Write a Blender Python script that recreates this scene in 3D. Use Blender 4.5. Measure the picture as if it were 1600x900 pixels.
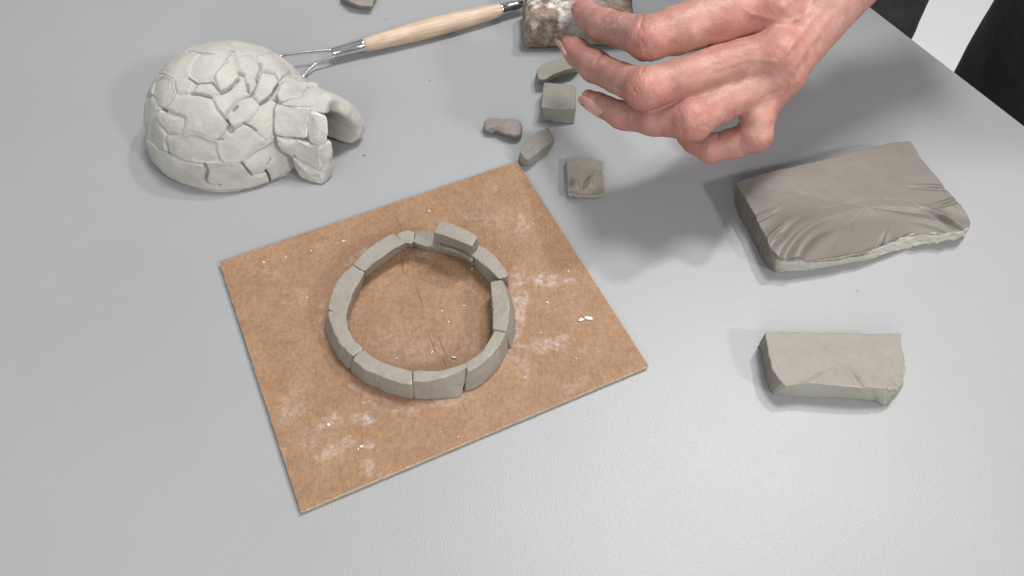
import bpy, math
import numpy as np
from mathutils import Vector

# ------------------------------------------------------------------ scene, camera, light
for o in list(bpy.data.objects): bpy.data.objects.remove(o)
S = bpy.context.scene
COL = S.collection
H = 0.34                      # camera height above the table top (metres)
FPX = 1312.0                  # focal length in pixels of the 1600 px wide photograph
PIT = math.radians(54.6)      # downward pitch

cam_d = bpy.data.cameras.new('camera'); cam = bpy.data.objects.new('camera', cam_d); COL.objects.link(cam)
cam.location = (0, 0, H); cam.rotation_euler = (math.pi/2 - PIT, 0, 0)
cam_d.sensor_width = 36; cam_d.lens = 36*FPX/1600; cam_d.clip_start = .01; cam_d.clip_end = 30
S.camera = cam

W = bpy.data.worlds.new('World'); S.world = W; W.use_nodes = True
wt = W.node_tree; bg = wt.nodes['Background']; bg.inputs[1].default_value = .43
# an ordinary room: pale ceiling, duller walls and floor
_c = wt.nodes.new('ShaderNodeTexCoord'); _s = wt.nodes.new('ShaderNodeSeparateXYZ'); _r = wt.nodes.new('ShaderNodeValToRGB')
wt.links.new(_c.outputs['Generated'], _s.inputs[0]); wt.links.new(_s.outputs['Z'], _r.inputs['Fac']); wt.links.new(_r.outputs['Color'], bg.inputs['Color'])
_e = _r.color_ramp.elements; _e[0].position = 0; _e[0].color = (.50, .50, .50, 1); _e[1].position = .75; _e[1].color = (.93, .97, 1, 1)

def area(name, loc, target, size, power, col=(1, 1, 1), shape='DISK', size_y=None):
    l = bpy.data.lights.new(name, 'AREA'); l.shape = shape; l.size = size; l.energy = power; l.color = col
    if size_y: l.size_y = size_y
    o = bpy.data.objects.new(name, l); COL.objects.link(o); o.location = loc
    o.rotation_euler = (Vector(target)-Vector(loc)).to_track_quat('-Z', 'Y').to_euler()
    return o
area('ceiling_lamp', (.70, .98, 1.55), (.05, .3, 0), .11, 11.5, (1, .975, .95))
area('ceiling_lamp', (1.35, -.75, 1.25), (.05, .3, 0), .2, 19, (1, .92, .91))
area('ceiling_panel', (.36, .72, 1.75), (.05, .2, 0), .42, 22, (1, .985, .975))
area('front_fill', (-.25, -1.15, .9), (.05, .3, 0), .9, 12.5, (.97, .99, 1), 'SQUARE')  # soft fill added on the viewer's side to brighten the front faces

S.view_settings.view_transform = 'Standard'; S.view_settings.look = 'None'
S.view_settings.gamma = 1; S.view_settings.exposure = 0

# ------------------------------------------------------------------ projection helpers
CF = np.array([0, math.cos(PIT), -math.sin(PIT)]); CU = np.array([0, math.sin(PIT), math.cos(PIT)])
CAM = np.array([0, 0, H])
def P(x, y, z=0.0):
    """point of the real scene at height z that the photograph shows at (x, y)"""
    d = CF + (x-800)/FPX*np.array([1., 0, 0]) - (y-450)/FPX*CU
    return CAM + (z-H)/d[2]*d
def proj(p):
    v = np.asarray(p)-CAM; d = v@CF
    return np.stack([800+FPX*v[..., 0]/d, 450-FPX*(v@CU)/d], -1)
def rad(px, p): return px*float((np.asarray(p)-CAM)@CF)/FPX

# ------------------------------------------------------------------ numpy noise
def _h(ix, iy, iz, seed):
    n = (ix*374761393 + iy*668265263 + iz*2147483647 + seed*974634777) & 0xffffffff
    n = ((n ^ (n >> 13))*1274126177) & 0xffffffff
    n = ((n ^ (n >> 15))*2246822519) & 0xffffffff
    return ((n ^ (n >> 16)) & 0xffff)/65535.0
def vnoise(p, f, seed=0):
    q = np.asarray(p, float)*f + 1000.0; i = np.floor(q).astype(np.int64); t = q-i; t = t*t*(3-2*t)
    r = 0
    for a in (0, 1):
        for b in (0, 1):
            for c in (0, 1):
                w = (t[..., 0] if a else 1-t[..., 0])*(t[..., 1] if b else 1-t[..., 1])*(t[..., 2] if c else 1-t[..., 2])
                r = r + w*_h(i[..., 0]+a, i[..., 1]+b, i[..., 2]+c, seed)
    return r*2-1
def fbm(p, f, octs=3, seed=0):
    r = 0; a = 1; s = 0
    for k in range(octs):
        r = r + a*vnoise(p, f*2.03**k, seed+17*k); s += a; a *= .5
    return r/s
def sstep(a, b, x):
    t = np.clip((x-a)/(b-a), 0, 1); return t*t*(3-2*t)

# ------------------------------------------------------------------ mesh + object helpers
def mesh_from(name, V, Fq, smooth=True, attrs=None):
    me = bpy.data.meshes.new(name)
    V = np.asarray(V, np.float32)
    if isinstance(Fq, np.ndarray):
        n = Fq.shape[1]
        me.vertices.add(len(V)); me.vertices.foreach_set('co', V.ravel())
        me.loops.add(Fq.size); me.loops.foreach_set('vertex_index', Fq.ravel().astype(np.int32))
        me.polygons.add(len(Fq)); me.polygons.foreach_set('loop_start', np.arange(0, Fq.size, n, dtype=np.int32))
        me.update(calc_edges=True)
    else:
        me.from_pydata([tuple(map(float, v)) for v in V], [], Fq)
    me.validate()
    me.polygons.foreach_set('use_smooth', [smooth]*len(me.polygons))
    for k, a in (attrs or {}).items():
        at = me.attributes.new(k, 'FLOAT', 'POINT'); at.data.foreach_set('value', np.asarray(a, np.float32))
    me.update()
    return me
def obj(name, me, mat=None, parent=None):
    o = bpy.data.objects.new(name, me); COL.objects.link(o)
    if mat: me.materials.append(mat)
    if parent: o.parent = parent
    return o
def recenter(o):
    """move a top-level mesh's origin to its base"""
    me = o.data; n = len(me.vertices); c = np.zeros(n*3, np.float32); me.vertices.foreach_get('co', c); c = c.reshape(-1, 3)
    b = (c.min(0)+c.max(0))/2; b[2] = c[:, 2].min(); me.vertices.foreach_set('co', (c-b).ravel()); me.update()
    o.location = b
def tag(o, label=None, cat=None, group=None, kind=None):
    for k, v in (('label', label), ('category', cat), ('group', group), ('kind', kind)):
        if v: o[k] = v
    return o
def empty(name, loc, label, cat, group=None):
    o = bpy.data.objects.new(name, None); o.empty_display_size = .01; COL.objects.link(o); o.location = loc
    tag(o, label, cat, group)
    bpy.context.view_layer.update()
    return o
def adopt(child, parent):
    child.parent = parent; child.matrix_parent_inverse = parent.matrix_basis.inverted()

# ------------------------------------------------------------------ materials
def newmat(name):
    m = bpy.data.materials.new(name); m.use_nodes = True; nt = m.node_tree
    return m, nt, nt.nodes['Principled BSDF']
def N(nt, t, **kw):
    n = nt.nodes.new(t)
    for k, v in kw.items():
        if k in n.inputs: n.inputs[k].default_value = v
        else: setattr(n, k, v)
    return n
def coord(nt): return N(nt, 'ShaderNodeTexCoord').outputs['Object']
def noise(nt, scale, detail=4, rough=.55, vec=None, dist=0):
    n = N(nt, 'ShaderNodeTexNoise'); n.inputs['Scale'].default_value = scale; n.inputs['Detail'].default_value = detail
    n.inputs['Roughness'].default_value = rough; n.inputs['Distortion'].default_value = dist
    nt.links.new(vec if vec is not None else coord(nt), n.inputs['Vector']); return n.outputs['Fac']
def ramp(nt, fac, stops):
    r = N(nt, 'ShaderNodeValToRGB'); e = r.color_ramp.elements
    while len(e) < len(stops): e.new(.5)
    for i, (p, c) in enumerate(stops):
        e[i].position = p; e[i].color = (*c, 1) if len(c) == 3 else c
    nt.links.new(fac, r.inputs['Fac']); return r.outputs['Color']
def mix(nt, fac, a, b, mode='MIX'):
    m = N(nt, 'ShaderNodeMix', data_type='RGBA', blend_type=mode)
    for s, v in ((0, fac), (6, a), (7, b)):
        if isinstance(v, (int, float)): m.inputs[s].default_value = v
        elif isinstance(v, tuple): m.inputs[s].default_value = (*v, 1) if len(v) == 3 else v
        else: nt.links.new(v, m.inputs[s])
    return m.outputs[2]
def math_(nt, op, a, b=0, clamp=False):
    m = N(nt, 'ShaderNodeMath', operation=op, use_clamp=clamp)
    for s, v in ((0, a), (1, b)):
        if isinstance(v, (int, float)): m.inputs[s].default_value = v
        else: nt.links.new(v, m.inputs[s])
    return m.outputs[0]
def bump(nt, h, dist, strength=1, prev=None):
    b = N(nt, 'ShaderNodeBump'); b.inputs['Distance'].default_value = dist; b.inputs['Strength'].default_value = strength
    nt.links.new(h, b.inputs['Height'])
    if prev is not None: nt.links.new(prev, b.inputs['Normal'])
    return b.outputs['Normal']
def attr(nt, name): return N(nt, 'ShaderNodeAttribute', attribute_name=name).outputs['Fac']

def clay(name, c, pale=None, rough=.75, grain=.00012, spots=.5, streak=.5, soft=1.):
    m, nt, b = newmat(name)
    dark = tuple(x*(1-.13*soft) for x in c); light = tuple(min(1, x*(1+.12*soft)) for x in c)
    n1 = noise(nt, 90, 5); base = ramp(nt, n1, [(.3, dark), (.52, c), (.75, light)])
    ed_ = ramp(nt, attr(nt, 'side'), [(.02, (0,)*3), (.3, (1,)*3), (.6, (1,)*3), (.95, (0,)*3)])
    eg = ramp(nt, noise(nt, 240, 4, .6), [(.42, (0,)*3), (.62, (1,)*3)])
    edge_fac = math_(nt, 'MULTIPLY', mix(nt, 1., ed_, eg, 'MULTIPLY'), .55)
    n2 = noise(nt, 1400, 3, .7); base = mix(nt, .35, base, ramp(nt, n2, [(.3, (.35,)*3), (.7, (.62,)*3)]), 'OVERLAY')
    if pale: base = mix(nt, math_(nt, 'MULTIPLY', attr(nt, 'side'), .85), base, pale)
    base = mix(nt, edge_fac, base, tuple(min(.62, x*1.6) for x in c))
    # tiny grog pits
    v = N(nt, 'ShaderNodeTexVoronoi'); v.inputs['Scale'].default_value = 420; nt.links.new(coord(nt), v.inputs['Vector'])
    pit = ramp(nt, v.outputs['Distance'], [(.05, (0,)*3), (.14, (1,)*3)])
    gate = ramp(nt, noise(nt, 160, 2), [(.58, (1,)*3), (.64, (0,)*3)])
    pit2 = mix(nt, gate, pit, (1., 1., 1.), 'LIGHTEN')
    nt.links.new(mix(nt, spots, base, pit2, 'MULTIPLY'), b.inputs['Base Color'])
    b.inputs['Roughness'].default_value = rough; b.inputs['Specular IOR Level'].default_value = .35
    nrm = bump(nt, n2, grain, .8)
    nrm = bump(nt, noise(nt, 420, 4, .6), .00035, .55*soft, nrm)
    st = N(nt, 'ShaderNodeMapping'); st.inputs['Scale'].default_value = (1, .18, 1); st.inputs['Rotation'].default_value = (0, 0, .6)
    nt.links.new(coord(nt), st.inputs['Vector'])
    nrm = bump(nt, noise(nt, 900, 3, .6, st.outputs[0]), .00016, streak, nrm)
    nrm = bump(nt, pit2, .0002, .6, nrm)
    nt.links.new(nrm, b.inputs['Normal'])
    return m
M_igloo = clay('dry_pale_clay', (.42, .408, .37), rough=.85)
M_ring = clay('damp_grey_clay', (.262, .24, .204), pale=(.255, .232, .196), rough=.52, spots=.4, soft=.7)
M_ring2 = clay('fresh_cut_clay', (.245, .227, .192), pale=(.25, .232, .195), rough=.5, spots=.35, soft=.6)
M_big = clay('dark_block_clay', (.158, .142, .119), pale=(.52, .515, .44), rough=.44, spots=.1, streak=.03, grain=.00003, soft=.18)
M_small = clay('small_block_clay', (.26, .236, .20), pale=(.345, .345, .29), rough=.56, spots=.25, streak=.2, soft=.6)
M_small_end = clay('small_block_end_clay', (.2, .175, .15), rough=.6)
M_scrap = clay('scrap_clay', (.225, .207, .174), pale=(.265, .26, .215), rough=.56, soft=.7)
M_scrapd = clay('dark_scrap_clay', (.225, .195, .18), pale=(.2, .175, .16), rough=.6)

def mat_table():
    m, nt, b = newmat('grey_laminate')
    n1 = noise(nt, 6, 4); base = ramp(nt, n1, [(.3, (.275, .280, .285)), (.7, (.298, .303, .307))])
    sm = noise(nt, 30, 7, .65, dist=2.5); dust = ramp(nt, sm, [(.56, (0,)*3), (.72, (1,)*3)])
    base = mix(nt, math_(nt, 'MULTIPLY', dust, .02), base, (.6, .58, .57))
    fine = noise(nt, 1500, 2, .7); base = mix(nt, .22, base, ramp(nt, fine, [(.3, (.42,)*3), (.7, (.58,)*3)]), 'OVERLAY')
    v = N(nt, 'ShaderNodeTexVoronoi'); v.inputs['Scale'].default_value = 95; nt.links.new(coord(nt), v.inputs['Vector'])
    speck = ramp(nt, v.outputs['Distance'], [(.018, (1,)*3), (.035, (0,)*3)])
    gate = ramp(nt, noise(nt, 31, 2), [(.60, (0,)*3), (.62, (1,)*3)])
    base = mix(nt, math_(nt, 'MULTIPLY', mix(nt, 1., speck, gate, 'MULTIPLY'), .6), base, (.12, .11, .1))
    nt.links.new(base, b.inputs['Base Color'])
    b.inputs['Specular IOR Level'].default_value = .5
    r = ramp(nt, noise(nt, 9, 3), [(.3, (.405,)*3), (.7, (.435,)*3)]); nt.links.new(r, b.inputs['Roughness'])
    nrm = bump(nt, noise(nt, 1300, 2, .5), .00018, .6)
    nrm = bump(nt, noise(nt, 2200, 1, .5), .00008, .6, nrm)
    nt.links.new(nrm, b.inputs['Normal']); return m
def mat_board():
    m, nt, b = newmat('brown_fibreboard')
    c = coord(nt)
    n1 = noise(nt, 55, 6, .65, c); base = ramp(nt, n1, [(.25, (.232, .132, .071)), (.5, (.265, .155, .086)), (.78, (.31, .188, .112))])
    n2 = noise(nt, 520, 6, .8, c); base = mix(nt, .72, base, ramp(nt, n2, [(.28, (.28, .26, .25)), (.72, (.72, .73, .74))]), 'OVERLAY')
    st = N(nt, 'ShaderNodeMapping'); st.inputs['Scale'].default_value = (1, .12, 1); st.inputs['Rotation'].default_value = (0, 0, .35)
    nt.links.new(c, st.inputs['Vector'])
    fib = noise(nt, 1500, 2, .6, st.outputs[0]); base = mix(nt, .3, base, ramp(nt, fib, [(.3, (.35,)*3), (.7, (.65,)*3)]), 'OVERLAY')
    # dried slip: smears that were wiped on here and there
    d = attr(nt, 'dust'); g = noise(nt, 260, 5, .7, c)
    g2 = noise(nt, 620, 4, .7, c)
    k = math_(nt, 'MULTIPLY', math_(nt, 'MULTIPLY', d, math_(nt, 'ADD', math_(nt, 'MULTIPLY', g, 5.), -2.25, True), True), math_(nt, 'ADD', math_(nt, 'MULTIPLY', g2, 3.), -.95, True), True)
    base = mix(nt, math_(nt, 'MULTIPLY', k, .85), base, (.50, .44, .42))
    base = mix(nt, math_(nt, 'MULTIPLY', math_(nt, 'MULTIPLY', d, g), .26), base, (.50, .41, .37))
    v = N(nt, 'ShaderNodeTexVoronoi'); v.inputs['Scale'].default_value = 330; nt.links.new(c, v.inputs['Vector'])
    sp = ramp(nt, v.outputs['Distance'], [(.05, (1,)*3), (.12, (0,)*3)])
    sg = math_(nt, 'MULTIPLY', sp, math_(nt, 'ADD', math_(nt, 'MULTIPLY', attr(nt, 'dust'), .5), ramp(nt, noise(nt, 75, 3, .5, c), [(.63, (0,)*3), (.66, (.6,)*3)])), True)
    base = mix(nt, sg, base, (.66, .58, .52))
    ring_dark = math_(nt, 'MULTIPLY', attr(nt, 'ring_dark'), .5); base = mix(nt, ring_dark, base, (.24, .13, .075))
    nt.links.new(base, b.inputs['Base Color']); b.inputs['Roughness'].default_value = .62; b.inputs['Specular IOR Level'].default_value = .35
    nrm = bump(nt, n2, .0001, .6); nrm = bump(nt, fib, .00006, .6, nrm); nt.links.new(nrm, b.inputs['Normal']); return m
def mat_simple(name, c, rough=.5, metal=0, **kw):
    m, nt, b = newmat(name); b.inputs['Base Color'].default_value = (*c, 1); b.inputs['Roughness'].default_value = rough
    b.inputs['Metallic'].default_value = metal
    n = noise(nt, kw.get('scale', 200), 4); f = kw.get('var', .12)
    nt.links.new(mix(nt, 1., (*c, 1), ramp(nt, n, [(.3, (1-f,)*3), (.7, (1+f,)*3)]), 'MULTIPLY'), b.inputs['Base Color'])
    nt.links.new(bump(nt, noise(nt, kw.get('bs', 700), 3), kw.get('bd', .00005), .5), b.inputs['Normal']); return m
def mat_wood():
    m, nt, b = newmat('pale_beech_handle'); mp = N(nt, 'ShaderNodeMapping', vector_type='TEXTURE'); mp.inputs['Scale'].default_value = (18, 1, 1); mp.inputs['Rotation'].default_value = (0, 0, math.atan2(*(P(783, 15, .0062)-P(568, 71, .0062))[[1, 0]]))
    nt.links.new(coord(nt), mp.inputs['Vector'])
    n = noise(nt, 900, 5, .6, mp.outputs[0]); c = ramp(nt, n, [(.3, (.36, .26, .175)), (.55, (.49, .375, .27)), (.75, (.58, .47, .36))])
    c = mix(nt, ramp(nt, noise(nt, 60, 3), [(.5, (0,)*3), (.75, (.35,)*3)]), c, (.72, .62, .55))
    nt.links.new(c, b.inputs['Base Color']); b.inputs['Roughness'].default_value = .55
    nt.links.new(bump(nt, n, .0001, .4), b.inputs['Normal']); return m
def mat_skin():
    m, nt, b = newmat('skin')
    c = coord(nt)
    n1 = noise(nt, 60, 6, .68, c, .6); base = ramp(nt, n1, [(.28, (.335, .15, .12)), (.5, (.41, .205, .165)), (.72, (.485, .275, .222))])
    red = math_(nt, 'MULTIPLY', attr(nt, 'red'), math_(nt, 'ADD', noise(nt, 170, 4, .6, c), .25, True), True)
    base = mix(nt, math_(nt, 'MULTIPLY', red, .55), base, (.46, .12, .10))
    f = noise(nt, 800, 4, .7, c); base = mix(nt, .28, base, ramp(nt, f, [(.3, (.38,)*3), (.7, (.62,)*3)]), 'OVERLAY')
    # dried clay left on the skin
    g = ramp(nt, noise(nt, 640, 4, .65, c, .8), [(.58, (0,)*3), (.63, (1,)*3)])
    ck = math_(nt, 'MULTIPLY', attr(nt, 'clay'), g, True); base = mix(nt, math_(nt, 'MULTIPLY', ck, .5), base, (.72, .66, .62))
    base = mix(nt, math_(nt, 'MULTIPLY', attr(nt, 'crease'), .6), base, (.36, .13, .1))
    nt.links.new(base, b.inputs['Base Color'])
    b.inputs['Subsurface Weight'].default_value = .22; b.inputs['Subsurface Radius'].default_value = (1, .35, .2); b.inputs['Subsurface Scale'].default_value = .0035
    b.inputs['Roughness'].default_value = .46; b.inputs['Specular IOR Level'].default_value = .42
    v = N(nt, 'ShaderNodeTexVoronoi', feature='DISTANCE_TO_EDGE'); v.inputs['Scale'].default_value = 620
    mp = N(nt, 'ShaderNodeMapping'); mp.inputs['Rotation'].default_value = (0, 0, -.3); mp.inputs['Scale'].default_value = (.7, 1.1, 1)
    nt.links.new(c, mp.inputs['Vector']); nt.links.new(mp.outputs[0], v.inputs['Vector'])
    cell = ramp(nt, v.outputs['Distance'], [(0, (0,)*3), (.12, (1,)*3)])
    nrm = bump(nt, cell, .00012, .45); nrm = bump(nt, noise(nt, 300, 5, .55, c), .0006, .3, nrm)
    # knuckle wrinkles: a stronger, larger cell net where the mask is set
    v2 = N(nt, 'ShaderNodeTexVoronoi', feature='DISTANCE_TO_EDGE'); v2.inputs['Scale'].default_value = 300
    mp2 = N(nt, 'ShaderNodeMapping'); mp2.inputs['Rotation'].default_value = (0, 0, -.25); mp2.inputs['Scale'].default_value = (1.5, .55, 1)
    nz = N(nt, 'ShaderNodeTexNoise'); nz.inputs['Scale'].default_value = 150; nt.links.new(c, nz.inputs['Vector'])
    add = N(nt, 'ShaderNodeVectorMath', operation='MULTIPLY_ADD'); add.inputs[1].default_value = (.006,)*3
    nt.links.new(nz.outputs['Color'], add.inputs[0]); nt.links.new(c, add.inputs[2]); nt.links.new(add.outputs[0], mp2.inputs['Vector']); nt.links.new(mp2.outputs[0], v2.inputs['Vector'])
    k = math_(nt, 'MULTIPLY', ramp(nt, v2.outputs['Distance'], [(0, (0,)*3), (.1, (1,)*3)]), attr(nt, 'knuckle'))
    nrm = bump(nt, k, .0004, .4, nrm)
    nt.links.new(nrm, b.inputs['Normal']); return m
def mat_mottled():
    m, nt, b = newmat('mottled_block'); c = coord(nt)
    base = ramp(nt, noise(nt, 230, 6, .75, c, .3), [(.32, (.10, .066, .045)), (.46, (.185, .125, .088)), (.58, (.275, .215, .165)), (.72, (.42, .37, .31))])
    w = ramp(nt, noise(nt, 120, 6, .7, c, .2), [(.48, (0,)*3), (.66, (1,)*3)])
    base = mix(nt, math_(nt, 'MULTIPLY', attr(nt, 'white'), w, True), base, (.66, .66, .62))
    base = mix(nt, math_(nt, 'MULTIPLY', attr(nt, 'grey'), .75), base, (.36, .345, .33))
    nt.links.new(base, b.inputs['Base Color']); b.inputs['Roughness'].default_value = .45
    nt.links.new(bump(nt, noise(nt, 420, 6, .7, c), .0008, .6), b.inputs['Normal']); return m

M_table = mat_table(); M_board = mat_board(); M_wood = mat_wood(); M_skin = mat_skin(); M_mot = mat_mottled()
M_edge = mat_simple('table_edge', (.16, .165, .17), .5)
M_chrome = mat_simple('polished_steel', (.60, .60, .61), .14, 1, var=.05, bs=150, bd=.0003)
M_wire = mat_simple('steel_wire', (.62, .61, .58), .24, 1, var=.08)
M_floor = mat_simple('pale_floor', (.78, .79, .79), .55, scale=3, var=.03)
M_cloth = mat_simple('black_trousers', (.02, .02, .022), .85, scale=120, var=.3, bs=900, bd=.0003)
M_boardedge = mat_simple('board_edge', (.50, .385, .26), .85, scale=600, var=.35)
M_scratch = mat_simple('scratch', (.10, .055, .035), .8)
M_crumb = mat_simple('dried_clay_crumb', (.62, .59, .55), .85, scale=900)
M_nail = mat_simple('nail', (.55, .30, .255), .28, scale=300, var=.08)
M_nail.node_tree.nodes['Principled BSDF'].inputs['Coat Weight'].default_value = .2

# ------------------------------------------------------------------ the setting: table, floor
def prism(poly, z0, z1):
    n = len(poly); V = [(*p[:2], z1) for p in poly]+[(*p[:2], z0) for p in poly]
    F = [list(range(n)), list(range(2*n-1, n-1, -1))]+[[i, i+n, (i+1) % n+n, (i+1) % n] for i in range(n)]
    return V, F
e0, e1 = P(1347, 0), P(1600, 195); ed = (e1-e0)/np.linalg.norm(e1-e0); en = np.array([ed[1], -ed[0], 0]);  # ed runs toward the viewer
en = en if en@(np.array([0, .3, 0])-e0) > 0 else -en
a = e0-ed*.55; b_ = e0+ed*.95
V, F_ = prism([a, b_, b_+en*.85, a+en*.85][::-1], -.026, 0)
tb = empty('table', (0.0, .3, -.73), 'smooth grey laminate table top under all the clay pieces', 'table')
import bmesh
me = mesh_from('table_top', V, F_, smooth=False); bm = bmesh.new(); bm.from_mesh(me)
bmesh.ops.recalc_face_normals(bm, faces=bm.faces); bmesh.ops.bevel(bm, geom=list(bm.edges), offset=.0015, segments=3, affect='EDGES', profile=.5)
bm.to_mesh(me); bm.free(); tt = obj('table_top', me, M_table); adopt(tt, tb)
for s, t in ((.12, .08), (1.36, .08), (.12, .76), (1.36, .76)):
    c = a+ed*s+en*t; q = .02
    V, F_ = prism([(c[0]-q, c[1]-q), (c[0]+q, c[1]-q), (c[0]+q, c[1]+q), (c[0]-q, c[1]+q)], -.73, -.0262)
    adopt(obj('table_leg', mesh_from('table_leg', V, F_, False), M_edge), tb)
V, F_ = prism([(-2.5, -2), (2.5, -2), (2.5, 3), (-2.5, 3)], -.78, -.73)
tag(obj('floor', mesh_from('floor', V, F_, False), M_floor), kind='structure')

# ------------------------------------------------------------------ generic clay solid from two outlines
def resample(K, per, smooth=0):
    K = np.asarray(K, float); out = []
    for i in range(len(K)):
        a, b = K[i], K[(i+1) % len(K)]
        for j in range(per): out.append(a+(b-a)*j/per)
    R = np.array(out)
    for _ in range(smooth): R = R*.5+np.roll(R, 1, 0)*.25+np.roll(R, -1, 0)*.25
    return R
def slab_mesh(name, top, base, per=24, rings=26, side=14, r=.0009, smooth=5, amp=.00025, freq=160, fine=.00006,
              crown=0.0, rim_amp=.0003, bulge=.0, topfn=None, sidefn=None, seed=1, side_amp=0.0, base_smooth=None):
    T = resample(top, per, smooth); B = resample(base, per, base_smooth if base_smooth is not None else smooth); n = len(T)
    ct = T.mean(0); cb = B.mean(0); ax = ct-cb; ax /= np.linalg.norm(ax)
    rn = vnoise(T, 260, seed)[:, None]*rim_amp + vnoise(T, 900, seed+3)[:, None]*rim_amp*.5
    inw = ct-T; inw /= np.linalg.norm(inw, axis=1)[:, None]+1e-9
    dn = B-T; L = np.linalg.norm(dn, axis=1)[:, None]; dn = dn/(L+1e-9)
    T = T-inw*rn
    rows = []; sidev = []
    for s in np.linspace(0.02, 1, rings):
        tgt = T+inw*r; rows.append(ct+(tgt-ct)*s+ax*crown*(1-s*s)); sidev.append(0)
    for aang in (22, 45, 68):
        q = math.radians(aang); rows.append(T+inw*r*(1-math.sin(q))+dn*r*(1-math.cos(q))); sidev.append(.12+aang/90*.6)
    for t in np.linspace(0, 1, side):
        d = r+(L-r*1.7)*t; rows.append(T+dn*d-inw*bulge*math.sin(math.pi*t)); sidev.append(1)
    rows.append(T+dn*L+inw*r*.8); sidev.append(1)
    R = np.array(rows); nr = len(R)
    V = np.concatenate([R.reshape(-1, 3), ct[None]+ax*crown, (cb)[None]])
    # faces
    i = np.arange(n); j = (i+1) % n; F = []
    for k in range(nr-1): F.append(np.stack([k*n+i, (k+1)*n+i, (k+1)*n+j, k*n+j], 1))
    Fq = np.concatenate(F); c0 = len(V)-2
    tri = [[c0, int(x), int(y)] for x, y in zip(i, j)]
    bot = [[c0+1, int((nr-1)*n+y), int((nr-1)*n+x)] for x, y in zip(i, j)]
    me = mesh_from(name, V, Fq.tolist()+tri+bot)
    # orientation check
    bm = bmesh.new(); bm.from_mesh(me); bmesh.ops.recalc_face_normals(bm, faces=bm.faces); bm.to_mesh(me); bm.free()
    nv = len(V); nrm = np.zeros(nv*3, np.float32); me.vertex_normals.foreach_get('vector', nrm); nrm = nrm.reshape(-1, 3)
    sd = np.concatenate([np.repeat(sidev, n), [0, 1]])
    disp = amp*fbm(V, freq, 3, seed+5)+fine*vnoise(V, 1100, seed+9)+side_amp*(sd > .5)*(fbm(V, 700, 3, seed+8)+.4*vnoise(V*[1, 1, 3], 300, seed+2))
    zb = V[:, 2]-B[:, 2].min()
    V2 = V+nrm*disp[:, None]
    if topfn is not None: V2 = topfn(V2, sd)
    low = B[:, 2].min(); V2[:, 2] = np.maximum(V2[:, 2], low)
    me.vertices.foreach_set('co', V2.astype(np.float32).ravel())
    at = me.attributes.new('side', 'FLOAT', 'POINT'); at.data.foreach_set('value', sd.astype(np.float32))
    me.polygons.foreach_set('use_smooth', [True]*len(me.polygons)); me.update()
    return me
def zoomer(x0, y0, k):
    def f(x, y, z): return P(x0+x/k, y0+y/k, z)
    return f

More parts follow.
